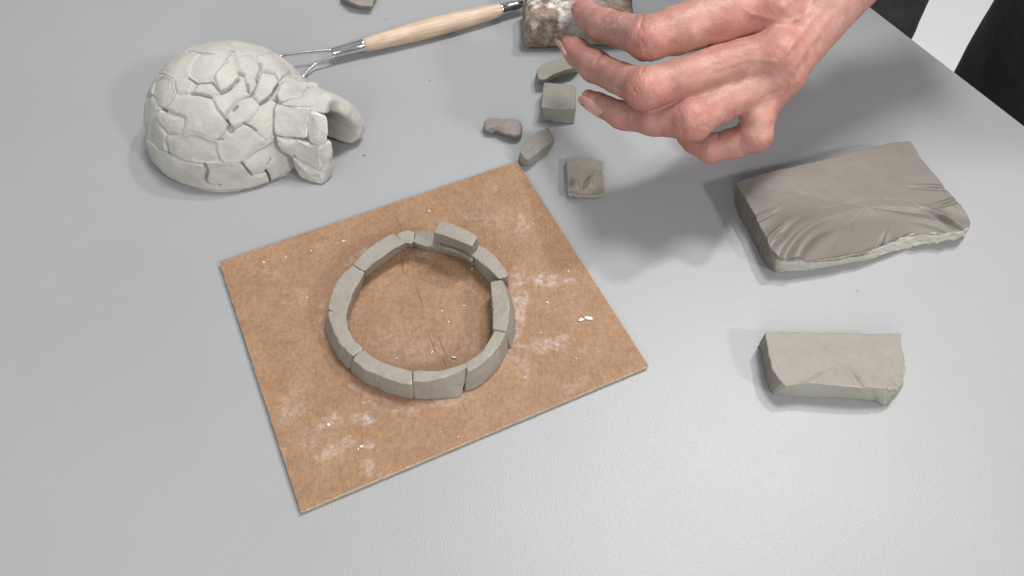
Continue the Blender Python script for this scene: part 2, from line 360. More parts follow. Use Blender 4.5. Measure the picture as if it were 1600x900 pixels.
# ------------------------------------------------------------------ cardboard
ZB = .0029
bc = [P(343, 409, ZB), P(808, 252, ZB), P(1013, 571, ZB), P(470, 799, ZB)]
def board():
    nx, ny = 620, 540; u, v = np.meshgrid(np.linspace(0, 1, nx), np.linspace(0, 1, ny))
    u = u[..., None]; v = v[..., None]
    A = bc[0]*(1-u)*(1-v)+bc[1]*u*(1-v)+bc[2]*u*v+bc[3]*(1-u)*v
    V = A.reshape(-1, 3); px = proj(V)
    # dried slip, where it lies on the board (given in photograph pixels, laid on the board plane)
    dust = np.zeros(len(V)); nn = .5+.5*fbm(V, 120, 4, 3); nn2 = .5+.5*fbm(V, 330, 3, 7)
    def blob(x, y, rx, ry, ang, s):
        nonlocal dust
        q = px-[x, y]; c, sn = math.cos(ang), math.sin(ang)
        d = np.hypot((q[:, 0]*c+q[:, 1]*sn)/rx, (-q[:, 0]*sn+q[:, 1]*c)/ry)
        dust = np.maximum(dust, s*sstep(1.25, .45, d+(nn-.5)*1.1+(nn2-.5)*.6))
    for a in [(853, 438, 38, 10, .05, 1.3), (860, 537, 30, 9, 0.1, 1.3), (846, 543, 14, 12, .6, .7), (875, 530, 16, 8, -.5, .8), (808, 475, 15, 60, .12, 1.1), (815, 540, 45, 4, .15, .5),
              (815, 360, 10, 16, .3, .5), (812, 342, 8, 10, .3, .6), (455, 640, 18, 26, .4, .6), (510, 660, 22, 14, -.3, .95), (575, 655, 13, 15, 0, 1), (555, 652, 10, 10, 0, .6), (520, 705, 28, 15, -.5, .8),
              (545, 690, 14, 12, 0, .7), (575, 695, 10, 7, 0, 1), (575, 730, 14, 18, 0, .55), (595, 742, 9, 5, 0, .9), (520, 650, 7, 14, .6, .7), (445, 715, 6, 16, 0, .6), (480, 685, 30, 20, 0, .35),
              (700, 620, 60, 14, -.15, .6), (610, 635, 60, 12, .2, .55), (560, 610, 30, 10, .6, .5), (795, 560, 18, 20, 0, .5), (505, 500, 8, 50, -.1, .6), (560, 400, 34, 8, -.6, .5), (500, 385, 8, 5, 0, .6), (470, 460, 12, 10, 0, .35),
              (425, 425, 14, 6, .4, .5), (640, 545, 80, 40, 0, .18), (650, 395, 70, 12, .05, .4), (730, 440, 20, 15, .5, .3), (560, 480, 8, 22, .2, .5), (735, 540, 20, 16, -.5, .3), (822, 580, 18, 22, 0, .4), (880, 470, 40, 30, 0, .15),
              (905, 600, 30, 14, -.3, .25), (760, 345, 40, 12, .3, .3), (770, 290, 20, 10, .5, .25)]: blob(*a)
    ring_dark = np.zeros(len(V)); q = px-[658, 492]; rr = np.hypot(q[:, 0]/148, q[:, 1]/135)
    ring_dark = .75*sstep(.14, .0, np.abs(rr-1.0)+(nn-.5)*.1)*sstep(-.3, .4, -q[:, 0]/150+q[:, 1]/400)+.4*sstep(.10, 0, np.abs(rr-.86))  # board colour darkened in bands along the ring, outer one mostly at left
    V2 = V.copy(); V2[:, 2] += .00004*fbm(V, 90, 2, 5)+.00003*dust
    # slightly worn outline
    i = np.arange(nx-1)[None, :]+np.arange(ny-1)[:, None]*nx; i = i.ravel()
    F = np.stack([i, i+nx, i+nx+1, i+1], 1)
    me = mesh_from('face_sheet', V2, F, True, {'dust': dust, 'ring_dark': ring_dark})
    nz = np.zeros(len(me.vertices)*3, np.float32); me.vertex_normals.foreach_get('vector', nz)
    if nz.reshape(-1, 3)[:, 2].mean() < 0: me.flip_normals()
    return me
bctr = sum(bc)/4; bctr[2] = 0
bd = empty('cardboard_square', bctr, 'brown cardboard rectangle smeared with dried clay under the clay ring', 'cardboard')
fs = obj('face_sheet', board(), M_board); adopt(fs, bd)
# core of the board: wavy edge in two plies, with a small gap between
for k, (z0, z1, ins) in enumerate(((.0, .0011, .0006), (.0014, ZB-.00012, -.0001))):
    K = [c+(bctr-c)/np.linalg.norm(bctr-c)*ins for c in bc]; R = resample(K, 120); R[:, :2] += (np.stack([vnoise(R, 500, 2+k), vnoise(R, 500, 5+k)], 1))*.00018
    if k: 
        for q in range(4): pass
    n = len(R); V = [(*p[:2], z1) for p in R]+[(*p[:2], z0) for p in R]
    F_ = [list(range(n)), list(range(2*n-1, n-1, -1))]+[[i, i+n, (i+1) % n+n, (i+1) % n] for i in range(n)]
    me = mesh_from('ply', V, F_, False); bm = bmesh.new(); bm.from_mesh(me); bmesh.ops.recalc_face_normals(bm, faces=bm.faces); bm.to_mesh(me); bm.free()
    adopt(obj('ply', me, M_boardedge), bd)
def strip(pts, w, z):
    V = []; F = []
    pts = [P(x, y, z) for x, y in pts]; n = len(pts)
    for i, p in enumerate(pts):
        d = pts[min(i+1, n-1)]-pts[max(i-1, 0)]; d /= np.linalg.norm(d); s = np.array([-d[1], d[0], 0])
        t = math.sin(math.pi*(i+.35)/(n-.3)); ww = w*max(.15, t)
        V += [p+s*ww/2, p-s*ww/2, p+[0, 0, .00004]]
    for i in range(n-1):
        a = i*3; F += [[a, a+2, a+5, a+3], [a+2, a+1, a+4, a+5]]
    return V, F
for pts in ([(618, 338), (624, 352), (628, 368)], [(625, 392), (628, 410), (632, 433)], [(648, 442), (655, 461), (662, 480)], [(667, 517), (676, 538), (682, 553)], [(684, 523), (692, 544), (699, 560)],
            [(689, 554), (695, 566), (697, 574)], [(722, 628), (727, 640), (730, 648)], [(628, 388), (634, 398)]):
    pts2 = []
    for i in range(len(pts)-1):
        for j in range(4): pts2.append((pts[i][0]+(pts[i+1][0]-pts[i][0])*j/4+math.sin(j*2.1)*.3, pts[i][1]+(pts[i+1][1]-pts[i][1])*j/4))
    pts2.append(pts[-1]); V, F_ = strip(pts2, .0003 if 380 < pts[0][1] < 620 else .00017, ZB+.00009)
    adopt(obj('scratch', mesh_from('scratch', V, F_), M_scratch), bd)

# ------------------------------------------------------------------ clay ring on the board
z2 = zoomer(480, 320, 2.647)
ZT = .0152
def quad3(a, b, c, n=6):
    """smooth curve through three points"""
    a, b, c = map(np.asarray, (a, b, c)); m = 2*b-.5*(a+c); return [(1-t)**2*a+2*t*(1-t)*m+t*t*c for t in np.linspace(0, 1, n)]
def ring_block(inn, out, base_out=None, base_in=None, zt=ZT, zb=ZB+.0002, mat=None, seed=1, flare=.0004, zi=None, **kw):
    ti = quad3(*[z2(*p, zi or zt) for p in inn]); to = quad3(*[z2(*p, zt) for p in out])
    ctr = z2(455, 450, zb); press = np.random.default_rng(seed).uniform(.0000, .0006, 2)
    for L in (ti, to):
        e0_, e1_ = L[0]-L[1], L[-1]-L[-2]; L[0] = L[0]+e0_/np.linalg.norm(e0_)*press[0]; L[-1] = L[-1]+e1_/np.linalg.norm(e1_)*press[1]
    def drop(L, s):
        r = []
        for p in L:
            q = p.copy(); d = q-ctr; d[2] = 0; d /= np.linalg.norm(d); q = q+d*s; q[2] = zb; r.append(q)
        return r
    bo = quad3(*[z2(*p, zb) for p in base_out]) if base_out else drop(to, flare)
    bi = quad3(*[z2(*p, zb) for p in base_in]) if base_in else drop(ti, -.0002)
    args = dict(per=12, rings=16, side=14, r=.0008, smooth=3, amp=.00048, freq=150, rim_amp=.00042, bulge=.0003, side_amp=.00006, seed=seed); args.update(kw)
    return slab_mesh('clay_block', to+ti[::-1], bo+bi[::-1], **args)
ring_c = z2(455, 450, ZB)
ring = []
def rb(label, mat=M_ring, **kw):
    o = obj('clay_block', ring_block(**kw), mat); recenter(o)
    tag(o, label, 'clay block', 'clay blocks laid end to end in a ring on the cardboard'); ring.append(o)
rb('long grey clay block at the front left of the ring, nearest the viewer', inn=[(217, 592), (318, 652), (431, 686)], out=[(188, 640), (295, 708), (430, 742)],
   base_out=[(180, 686), (292, 768), (438, 804)], seed=11)
rb('wide-faced clay block at the very front of the ring with a sliver of top', mat=M_ring, inn=[(437, 686), (548, 684), (646, 657)], out=[(437, 728), (556, 716), (661, 668)],
   base_out=[(442, 804), (545, 806), (636, 794)], seed=12)
rb('curved clay block at the front right of the ring, rising to the right', inn=[(654, 655), (722, 603), (777, 517)], out=[(670, 686), (758, 628), (822, 526)],
   base_out=[(651, 774), (750, 728), (834, 604)], seed=13)
rb('upright clay block at the right side of the ring with a slanting ridge', mat=M_ring2, inn=[(757, 318), (766, 420), (768, 508)], out=[(808, 315), (836, 410), (822, 520)],
   base_out=[(822, 330), (862, 450), (846, 596)], seed=14, zt=.0165)
rb('clay block at the upper right of the ring beside the stacked block', mat=M_ring, inn=[(666, 203), (728, 245), (792, 306)], out=[(704, 163), (774, 206), (830, 285)],
   base_in=[(682, 236), (712, 282), (752, 324)], seed=15)
rb('clay block at the back of the ring mostly hidden under the stacked block', mat=M_scrap, inn=[(556, 178), (620, 196), (680, 232)], out=[(556, 118), (635, 132), (702, 172)], seed=16, zt=.0135,
   base_in=[(562, 204), (626, 218), (690, 252)])
rb('dark smooth clay block at the back of the ring left of the stacked block', mat=M_scrap, inn=[(438, 154), (495, 172), (552, 178)], out=[(449, 108), (500, 108), (552, 118)],
   seed=17, zt=.0142, base_in=[(440, 168), (500, 192), (560, 202)])
rb('shortest clay block of the ring with a torn inner edge at the back', mat=M_ring, inn=[(402, 153), (420, 160), (438, 154)], out=[(366, 122), (406, 104), (448, 106)], base_in=[(404, 172), (422, 176), (442, 172)], seed=18, rim_amp=.0007, side_amp=.0003)
rb('clay block at the upper left of the ring with a small nick in its top', inn=[(240, 273), (322, 208), (406, 156)], out=[(191, 246), (264, 170), (352, 120)],
   base_in=[(246, 304), (325, 240), (410, 184)], seed=19)
rb('clay block at the left of the ring with dents along its inner edge', inn=[(160, 460), (192, 362), (239, 278)], out=[(82, 430), (118, 325), (188, 250)],
   base_in=[(170, 476), (200, 396), (242, 308)], seed=20, rim_amp=.0005)
rb('bent clay block at the lower left of the ring with a lumpy outer edge', inn=[(160, 458), (180, 535), (231, 590)], out=[(84, 434), (116, 540), (184, 622)],
   base_out=[(70, 500), (104, 600), (172, 684)], seed=21, rim_amp=.0005, side_amp=.0003)
# the block of the second course
t = quad3(z2(545, 64, .0258), z2(625, 86, .0258), z2(706, 131, .0252)); f = quad3(z2(524, 112, .0255), z2(600, 137, .0258), z2(684, 172, .0250))
bt = [np.array([p[0], p[1]+.0004, ZT+.0006]) for p in t]; bf = quad3(z2(518, 154, ZT+.0004), z2(596, 172, ZT+.0004), z2(668, 203, ZT+.0004))
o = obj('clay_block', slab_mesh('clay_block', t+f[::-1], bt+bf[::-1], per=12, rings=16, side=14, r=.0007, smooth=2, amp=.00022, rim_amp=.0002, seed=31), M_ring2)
recenter(o); tag(o, 'single clay block of the second course, stacked on the back of the ring', 'clay block')

# ------------------------------------------------------------------ loose clay pieces
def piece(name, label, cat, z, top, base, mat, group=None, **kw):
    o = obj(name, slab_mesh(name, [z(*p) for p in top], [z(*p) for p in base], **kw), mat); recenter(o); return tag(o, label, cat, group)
z7 = zoomer(730, 80, 3.6)
piece('clay_scrap', 'curved grey clay offcut lying just beyond the cube, under the middle fingertip', 'clay scrap', z7,
      [(388, 108, .009), (420, 78, .0095), (470, 55, .0095), (540, 32, .0095), (620, 18, .009), (640, 60, .009), (606, 92, .009), (540, 108, .009), (480, 132, .009), (440, 160, .009), (402, 158, .009)],
      [(385, 128, 0), (415, 90, 0), (470, 70, 0), (540, 50, 0), (620, 40, 0), (640, 100, 0), (608, 128, 0), (550, 138, 0), (495, 158, 0), (450, 182, 0), (398, 180, 0)], M_scrap,
      'clay scraps scattered beside the cardboard', per=14, smooth=8, rim_amp=.0004, seed=41)
piece('clay_cube', 'grey clay cube with a squared top, left of the ring fingertip', 'clay cube', z7,
      [(430, 173, .0112), (520, 182, .0112), (612, 193, .0108), (610, 255, .0106), (605, 318, .0104), (510, 322, .0108), (415, 313, .011), (422, 240, .0112)],
      [(432, 215, 0), (520, 226, 0), (610, 240, 0), (612, 300, 0), (600, 411, 0), (515, 408, 0), (434, 396, 0), (426, 300, 0)], M_scrap,
      'clay scraps scattered beside the cardboard', per=24, smooth=3, rim_amp=.0003, seed=42, amp=.00035)
piece('clay_scrap', 'darker brown clay lump with a hooked left end, left of the cube', 'clay scrap', z7,
      [(88, 400, .0065), (118, 370, .007), (160, 372, .007), (190, 378, .0068), (240, 374, .0072), (300, 388, .007), (311, 420, .0068), (303, 468, .0062), (262, 476, .0062), (200, 462, .006), (165, 440, .006), (140, 446, .005), (118, 452, .004), (96, 440, .0055)],
      [(90, 410, 0), (122, 392, 0), (160, 396, 0), (190, 400, 0), (240, 396, 0), (296, 408, 0), (312, 440, 0), (302, 502, 0), (262, 498, 0), (200, 482, 0), (165, 462, 0), (148, 472, 0), (125, 470, 0), (100, 456, 0)], M_scrapd,
      'clay scraps scattered beside the cardboard', per=12, smooth=16, r=.002, rim_amp=.0004, seed=43, crown=.0005)
piece('clay_scrap', 'oblong pale clay offcut touching the top corner of the cardboard', 'clay scrap', z7,
      [(296, 568, .0085), (318, 520, .0095), (380, 462, .0102), (455, 425, .010), (472, 455, .0098), (491, 488, .009), (478, 512, .0088), (420, 545, .0088), (380, 582, .0085), (345, 612, .008), (322, 598, .0082)],
      [(285, 600, .001), (318, 560, 0), (380, 508, 0), (450, 470, 0), (468, 490, 0), (482, 528, 0), (468, 552, 0), (425, 588, 0), (388, 622, 0), (345, 646, 0.0005), (302, 636, .001)], M_scrap,
      'clay scraps scattered beside the cardboard', per=14, smooth=4, r=.0007, rim_amp=.0003, seed=44)
def smear(V, sd):
    px = (proj(V)-[730, 80])*3.6
    for (x, y, rx, ry, an, hh) in ((690, 745, 26, 50, .45, .0020), (606, 752, 26, 30, -.2, .0019), (640, 780, 70, 14, .1, .0010), (600, 805, 26, 12, .5, .001)):
        q = px-[x, y]; c, s = math.cos(an), math.sin(an); d = np.hypot((q[:, 0]*c+q[:, 1]*s)/rx, (-q[:, 0]*s+q[:, 1]*c)/ry)
        V[:, 2] += hh*sstep(1.25, .2, d+.7*fbm(V, 380, 3, 4))*(.75+.5*sstep(-1, 1, q[:, 0]/rx))*(sd < .5)
    return V
piece('clay_scrap', 'flat square clay tile with a torn dab on top, right of the cardboard corner', 'clay scrap', z7,
      [(558, 598, .0045), (640, 600, .0045), (700, 604, .0045), (764, 622, .0045), (768, 720, .0045), (769, 806, .004), (700, 820, .004), (620, 818, .0042), (568, 812, .0045), (560, 700, .0045)],
      [(566, 614, .0), (640, 614, .0), (700, 618, .0), (758, 636, .0), (760, 720, .0), (764, 822, .0), (700, 834, .0), (620, 832, .0), (574, 826, .0), (568, 714, .0)], M_scrap,
      'clay scraps scattered beside the cardboard', per=22, rings=40, smooth=3, r=.0006, rim_amp=.0003, amp=.0004, seed=45, topfn=smear)
z0 = zoomer(0, 0, 1)
piece('clay_scrap', 'pointed grey clay offcut cut off by the top edge of the photo', 'clay scrap', z0,
      [(532, -10, .007), (560, -22, .007), (592, -14, .007), (584, 0, .007), (582, 10, .006), (566, 9, .006), (548, 3, .007)], [(530, -2, 0), (560, -12, 0), (590, -4, 0), (584, 5, 0), (580, 16, 0), (562, 15, 0), (544, 8, 0)], M_scrap,
      'clay scraps scattered beside the cardboard', per=14, smooth=3, seed=46)

# small clay block at the right
z5 = zoomer(1160, 490, 5.293)
def tear_small(V, sd):
    px = (proj(V)-[1160, 490])*5.293
    # knife mark running down the top, and drag marks near the torn corner
    q = px-[930, 500]; an = math.radians(52); c, s = math.cos(an), math.sin(an); u = q[:, 0]*c+q[:, 1]*s; v = -q[:, 0]*s+q[:, 1]*c
    V[:, 2] += .0006*np.exp(-((v+10)/14)**2)*sstep(-170, 60, u)*(sd < .5)-.0007*np.exp(-((v-26)/20)**2)*sstep(-150, 60, u)*(sd < .5)
    q = px-[1300, 560]; u = q[:, 0]*.8+q[:, 1]*.6; v = -q[:, 0]*.6+q[:, 1]*.8; m = sstep(150, 20, np.hypot(*q.T))
    V[:, 2] += m*.0004*np.sin(v/11+vnoise(V, 300, 2)*2)*(sd < .6)-.0008*m
    m2 = sstep(1130, 1230, px[:, 0])*sstep(560, 640, px[:, 1]); n = fbm(V, 900, 3, 9)
    V[:, 0] += m2*n*.0014; V[:, 1] += m2*fbm(V, 800, 3, 12)*.0016; V[:, 2] += m2*fbm(V, 900, 2, 15)*.001
    return V
zt = .0134
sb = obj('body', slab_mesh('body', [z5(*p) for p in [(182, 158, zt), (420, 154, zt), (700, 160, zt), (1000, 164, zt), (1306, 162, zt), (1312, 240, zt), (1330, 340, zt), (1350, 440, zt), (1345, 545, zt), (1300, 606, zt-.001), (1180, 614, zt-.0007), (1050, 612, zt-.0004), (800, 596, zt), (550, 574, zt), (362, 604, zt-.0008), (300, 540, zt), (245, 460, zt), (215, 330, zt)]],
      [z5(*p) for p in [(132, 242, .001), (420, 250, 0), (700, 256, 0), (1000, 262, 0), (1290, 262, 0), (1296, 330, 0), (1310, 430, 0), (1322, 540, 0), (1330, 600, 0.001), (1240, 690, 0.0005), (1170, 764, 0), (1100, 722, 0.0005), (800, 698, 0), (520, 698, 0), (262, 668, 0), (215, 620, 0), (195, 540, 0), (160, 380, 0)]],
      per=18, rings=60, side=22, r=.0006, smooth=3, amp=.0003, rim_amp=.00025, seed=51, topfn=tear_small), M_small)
me = sb.data; n = len(me.vertices); c = np.zeros(n*3, np.float32); me.vertices.foreach_get('co', c); px = (proj(c.reshape(-1, 3))-[1160, 490])*5.293; a = np.zeros(n, np.float32); me.attributes['side'].data.foreach_get('value', a)
me.attributes['side'].data.foreach_set('value', (a*sstep(-12, 12, (px[:, 0]-300)-(640-px[:, 1])*.95+40)*(px[:, 1] > 400)).astype(np.float32))
recenter(sb); sb.name = 'small_clay_slab'; tag(sb, 'smaller grey clay slab with a torn lower right corner, right of the cardboard', 'clay slab')

# big dark clay block
z4 = zoomer(1120, 200, 3.6)
def big_top(V, sd):
    px = (proj(V)-[1120, 200])*3.6; x, y = px[:, 0], px[:, 1]
    top = sstep(.75, .15, sd)
    wob = fbm(V, 60, 2, 3)*18
    # concentric drag waves left by the cutting wire
    rho = np.hypot((x-960+wob)/(640), (y-800)/365)
    left = sstep(760, 420, x); right = sstep(1080, 1250, x)
    for (r0, wo, wi, a, x0, x1) in ((1.13, .09, .03, .0013, 520, 330), (.99, .11, .035, .0027, 640, 380), (.80, .12, .04, .0042, 800, 420)):
        rw = np.where(rho > r0, wo, wi); V[:, 2] += top*a*np.exp(-((rho-r0)/rw)**2)*(sstep(x0, x1, x)+.04)
    for (r0, w, a) in ((.97, .03, .0005), (.80, .03, .0005)):
        rw = np.where(rho > r0, w*2, w*.8); V[:, 2] += top*a*np.exp(-((rho-r0)/rw)**2)*right
    V[:, 2] -= top*.0042*sstep(1., .35, rho)
    # short tears on the left rim and at the right edge
    for (x0, y0, ang, L, a, w) in ((255, 500, -.45, 60, .0010, 9), (320, 610, -.75, 60, .0012, 10), (1230, 335, .05, 90, .0008, 8), (1300, 420, -.3, 70, .0010, 9), (1330, 540, .55, 110, .0010, 10), (1250, 500, .5, 90, .0007, 9), (940, 640, -1.2, 60, .0007, 10)):
        c, s = math.cos(ang), math.sin(ang); u = (x-x0)*c+(y-y0)*s; v = -(x-x0)*s+(y-y0)*c
        V[:, 2] += top*np.exp(-(u/L)**2)*(a*np.exp(-((v+w*.7)/w)**2)-a*1.1*np.exp(-((v-w*.6)/w)**2))
    # ragged crust along the front and the right corner
    m = sstep(610, 700, y+(x-300)*.17)*sstep(.2, .9, sd)+sstep(1180, 1330, x)*sstep(.1, .8, sd)*.8
    Vs = V@np.array([[.95, .3, 0], [-.3, .95, 0], [0, 0, 1]])*[.35, 1, 1.4]; V[:, 2] += m*fbm(Vs, 420, 4, 21)*.0007*(.3+.7*sstep(800, 1050, x)); V[:, 1] += m*fbm(Vs, 420, 4, 22)*.0013*(.3+.7*sstep(800, 1050, x)); V[:, 0] += m*fbm(V, 450, 3, 23)*.0007
    return V
h = .0142
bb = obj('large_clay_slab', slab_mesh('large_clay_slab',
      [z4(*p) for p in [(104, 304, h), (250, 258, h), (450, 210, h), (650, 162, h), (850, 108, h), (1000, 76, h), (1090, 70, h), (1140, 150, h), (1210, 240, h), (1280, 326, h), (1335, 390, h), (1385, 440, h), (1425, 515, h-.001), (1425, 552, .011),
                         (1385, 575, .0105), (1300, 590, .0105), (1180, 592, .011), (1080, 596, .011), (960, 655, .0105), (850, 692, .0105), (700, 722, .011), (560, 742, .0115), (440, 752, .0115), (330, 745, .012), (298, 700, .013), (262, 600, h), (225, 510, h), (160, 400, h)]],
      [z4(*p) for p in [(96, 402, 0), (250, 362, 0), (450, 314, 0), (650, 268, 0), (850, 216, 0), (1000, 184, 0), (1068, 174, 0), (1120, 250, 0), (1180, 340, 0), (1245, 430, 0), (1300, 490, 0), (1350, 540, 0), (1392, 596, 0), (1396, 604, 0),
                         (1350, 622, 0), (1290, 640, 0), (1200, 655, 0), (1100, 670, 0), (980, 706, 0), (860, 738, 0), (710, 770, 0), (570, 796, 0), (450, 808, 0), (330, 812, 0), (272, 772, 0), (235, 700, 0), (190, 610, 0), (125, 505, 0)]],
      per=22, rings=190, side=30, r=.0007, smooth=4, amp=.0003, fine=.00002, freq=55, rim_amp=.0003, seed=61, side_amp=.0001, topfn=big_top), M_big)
recenter(bb); tag(bb, 'large dark clay slab with curved drag marks and a ragged pale edge', 'clay slab')
# the pale dry crust only sits on the front and right faces
me = bb.data; n = len(me.vertices); c = np.zeros(n*3, np.float32); me.vertices.foreach_get('co', c); c = c.reshape(-1, 3)+np.array(bb.location)
px = (proj(c)-[1120, 200])*3.6; a = np.zeros(n, np.float32); me.attributes['side'].data.foreach_get('value', a)
crust = sstep(.25, .8, a+.35*fbm(c, 500, 3, 4))*sstep(280, 420, px[:, 0]+fbm(c, 200, 2, 1)*40); me.attributes['side'].data.foreach_set('value', crust.astype(np.float32))

# crumbs
rng = np.random.default_rng(5)
def crumb(c, r, seed, flat=.6, stretch=1.0, ang=0):
    th, ph = np.meshgrid(np.linspace(0, 2*np.pi, 12, endpoint=False), np.linspace(.01, np.pi-.01, 7)); d = np.stack([np.sin(ph)*np.cos(th), np.sin(ph)*np.sin(th), np.cos(ph)], -1).reshape(-1, 3)
    rr = r*(1+.45*vnoise(d+seed, 2.2, seed)); V = d*rr[:, None]*[stretch, 1/stretch**.5, flat]
    cc, ss = math.cos(ang), math.sin(ang); V = V@np.array([[cc, ss, 0], [-ss, cc, 0], [0, 0, 1]]); V = V+c+[0, 0, r*flat*.8]
    F = [[j*12+i, j*12+(i+1) % 12, (j+1)*12+(i+1) % 12, (j+1)*12+i] for j in range(6) for i in range(12)]
    return V, F
def crumbs(name, spots, z):
    VV = []; FF = []; n = 0
    for k, (x, y, r) in enumerate(spots):
        V, F = crumb(P(x, y, z), r, k+3, .6, 1+rng.random()*.9, rng.random()*3); VV.append(V); FF += [[i+n for i in f] for f in F]; n += len(V)
    return mesh_from(name, np.concatenate(VV), FF)
sp = [(537, 377, .0006), (412, 410, .0005), (447, 402, .0004), (670, 330, .0006), (480, 465, .0004), (701, 503, .0005), (709, 559, .0007), (675, 551, .0005), (691, 486, .0004), (738, 420, .0004), (725, 478, .0005), (855, 473, .0005), (780, 386, .0004), (888, 424, .0005),
      (845, 520, .0004), (820, 590, .0004), (565, 698, .0007), (575, 655, .0006), (513, 664, .0007), (560, 702, .0004), (486, 392, .0004), (620, 560, .0004), (640, 520, .0003), (900, 560, .0004), (597, 395, .0004), (833, 350, .0004), (845, 440, .0004)]
for i in range(26):
    u, v = rng.random(2); p = bc[0]*(1-u)*(1-v)+bc[1]*u*(1-v)+bc[2]*u*v+bc[3]*(1-u)*v; q = proj(p); sp.append((q[0], q[1], .00015+.00015*rng.random()))
def inring(x, y):
    d = math.hypot((x-655)/150, (y-490)/135); return .78 < d < 1.05
sp = [s for s in sp if not inring(s[0], s[1])]
tag(obj('clay_crumbs', crumbs('clay_crumbs', sp, ZB), M_crumb), 'tiny pale clay crumbs sprinkled over the cardboard', 'crumbs', kind='stuff')
sp2 = [(569, 243, .0006), (672, 126, .0004), (760, 206, .0003), (1082, 249, .0004), (603, 30, .0004), (690, 60, .0003), (1340, 455, .0003), (1020, 200, .0003)]
tag(obj('table_crumbs', crumbs('table_crumbs', sp2, 0), M_scrapd), 'tiny dark clay crumbs on the bare grey table', 'crumbs', kind='stuff')
V1, F1 = crumb(P(908, 500, ZB), .0011, 5, .5, 1.5, .3); V2_, F2 = crumb(P(920, 498, ZB), .0013, 9, .4, 1.8, -.3)
o = obj('clay_shaving', mesh_from('clay_shaving', np.concatenate([V1, V2_]), F1+[[i+len(V1) for i in f] for f in F2]), M_crumb); recenter(o)
tag(o, 'small white clay shaving on the right part of the cardboard', 'clay shaving')

# ------------------------------------------------------------------ igloo
IC = np.array([-.157, .3509, 0]); IR = np.array([.0487, .0467, .0525])
ig = empty('clay_igloo', IC, 'pale clay igloo model built of pressed blocks with an arched entrance', 'clay model')
zi_ = zoomer(200, 40, 3.215)
def px_to_uv(x, y):
    px, py = 200+x/3.215, 40+y/3.215
    d = CF+(px-800)/FPX*np.array([1., 0, 0])-(py-450)/FPX*CU
    o = (CAM-IC)/IR; dd = d/IR; A = dd@dd; B = o@dd; C = o@o-1; disc = B*B-A*C
    t = (-B-math.sqrt(max(disc, 0)))/A; p = (CAM+t*d-IC)/IR
    if p[2] < 0:
        tt = -CAM[2]/d[2]; p = (CAM+tt*d-IC)/IR; p[2] = 0; p /= np.linalg.norm(p[:2])
    p /= np.linalg.norm(p); ph = math.acos(np.clip(p[2], -1, 1)); th = math.atan2(p[1], p[0]); return np.array([ph*math.cos(th), ph*math.sin(th)])
polys = [
 [(95, 560), (150, 622), (210, 655), (290, 688), (382, 698), (388, 760), (392, 795), (440, 799), (492, 836), (390, 840), (300, 822), (200, 765), (110, 680)],
 [(384, 699), (475, 688), (572, 690), (625, 755), (700, 738), (718, 797), (640, 850), (510, 870), (493, 836), (440, 799), (392, 795)],
 [(574, 690), (600, 655), (690, 602), (748, 560), (800, 620), (860, 690), (870, 760), (725, 805), (702, 738), (625, 753)],
 [(198, 552), (262, 556), (330, 540), (452, 582), (458, 640), (475, 687), (382, 697), (290, 687), (212, 652), (190, 600)],
 [(245, 350), (320, 350), (415, 361), (440, 420), (497, 480), (506, 525), (452, 580), (330, 540), (264, 556), (287, 510), (290, 465), (235, 440), (192, 420), (205, 400)],
 [(145, 440), (165, 420), (205, 438), (285, 467), (285, 508), (262, 553), (200, 548), (165, 510), (140, 470)],
 [(108, 500), (140, 472), (165, 512), (198, 552), (190, 600), (212, 652), (150, 620), (105, 570)],
 [(70, 430), (100, 360), (125, 352), (142, 385), (163, 422), (143, 440), (138, 470), (108, 500), (80, 510)],
 [(140, 290), (200, 252), (230, 272), (235, 310), (245, 350), (205, 400), (190, 422), (165, 420), (142, 383), (125, 350)],
 [(230, 264), (300, 258), (346, 295), (320, 350), (247, 350), (236, 305)],
 [(347, 297), (420, 284), (452, 330), (415, 359), (322, 347)],
 [(302, 200), (370, 140), (440, 150), (490, 142), (470, 195), (430, 250), (420, 283), (348, 294), (305, 260)],
 [(145, 245), (205, 190), (300, 130), (370, 140), (302, 200), (303, 258), (230, 264), (200, 250)],
 [(432, 272), (430, 250), (472, 195), (510, 142), (548, 152), (560, 235), (540, 298), (465, 333), (452, 325)],
 [(417, 360), (470, 335), (540, 300), (566, 243), (605, 330), (625, 360), (580, 366), (530, 402), (503, 440), (499, 478), (441, 420)],
 [(501, 480), (506, 440), (532, 403), (580, 369), (630, 363), (670, 408), (650, 445), (600, 495), (541, 530), (512, 518)],
 [(568, 240), (551, 156), (620, 150), (658, 185), (668, 230), (646, 280), (650, 300), (627, 358), (607, 330)],
 [(671, 232), (740, 247), (764, 292), (730, 362), (690, 388), (668, 402), (632, 361), (651, 300), (648, 280)],
 [(602, 497), (652, 446), (690, 392), (727, 373), (765, 400), (735, 440), (735, 550), (695, 577), (642, 530)],
 [(454, 584), (510, 530), (541, 534), (600, 500), (640, 532), (692, 576), (688, 602), (600, 654), (573, 688), (476, 687), (460, 640)],
 [(760, 282), (828, 242), (905, 290), (960, 360), (830, 430), (765, 400), (730, 368)],
 [(661, 184), (652, 152), (740, 148), (805, 200), (828, 240), (764, 282), (742, 246), (671, 230)],
 [(490, 140), (440, 148), (372, 138), (300, 128), (350, 95), (440, 72), (508, 82), (520, 115), (508, 140)],
 [(512, 84), (600, 80), (690, 112), (742, 146), (652, 150), (620, 148), (550, 153), (522, 128)],
 [(748, 558), (735, 545), (735, 440), (768, 400), (830, 430), (900, 500), (870, 640), (800, 620)],
]
UV = [np.array([px_to_uv(*p) for p in poly]) for poly in polys]
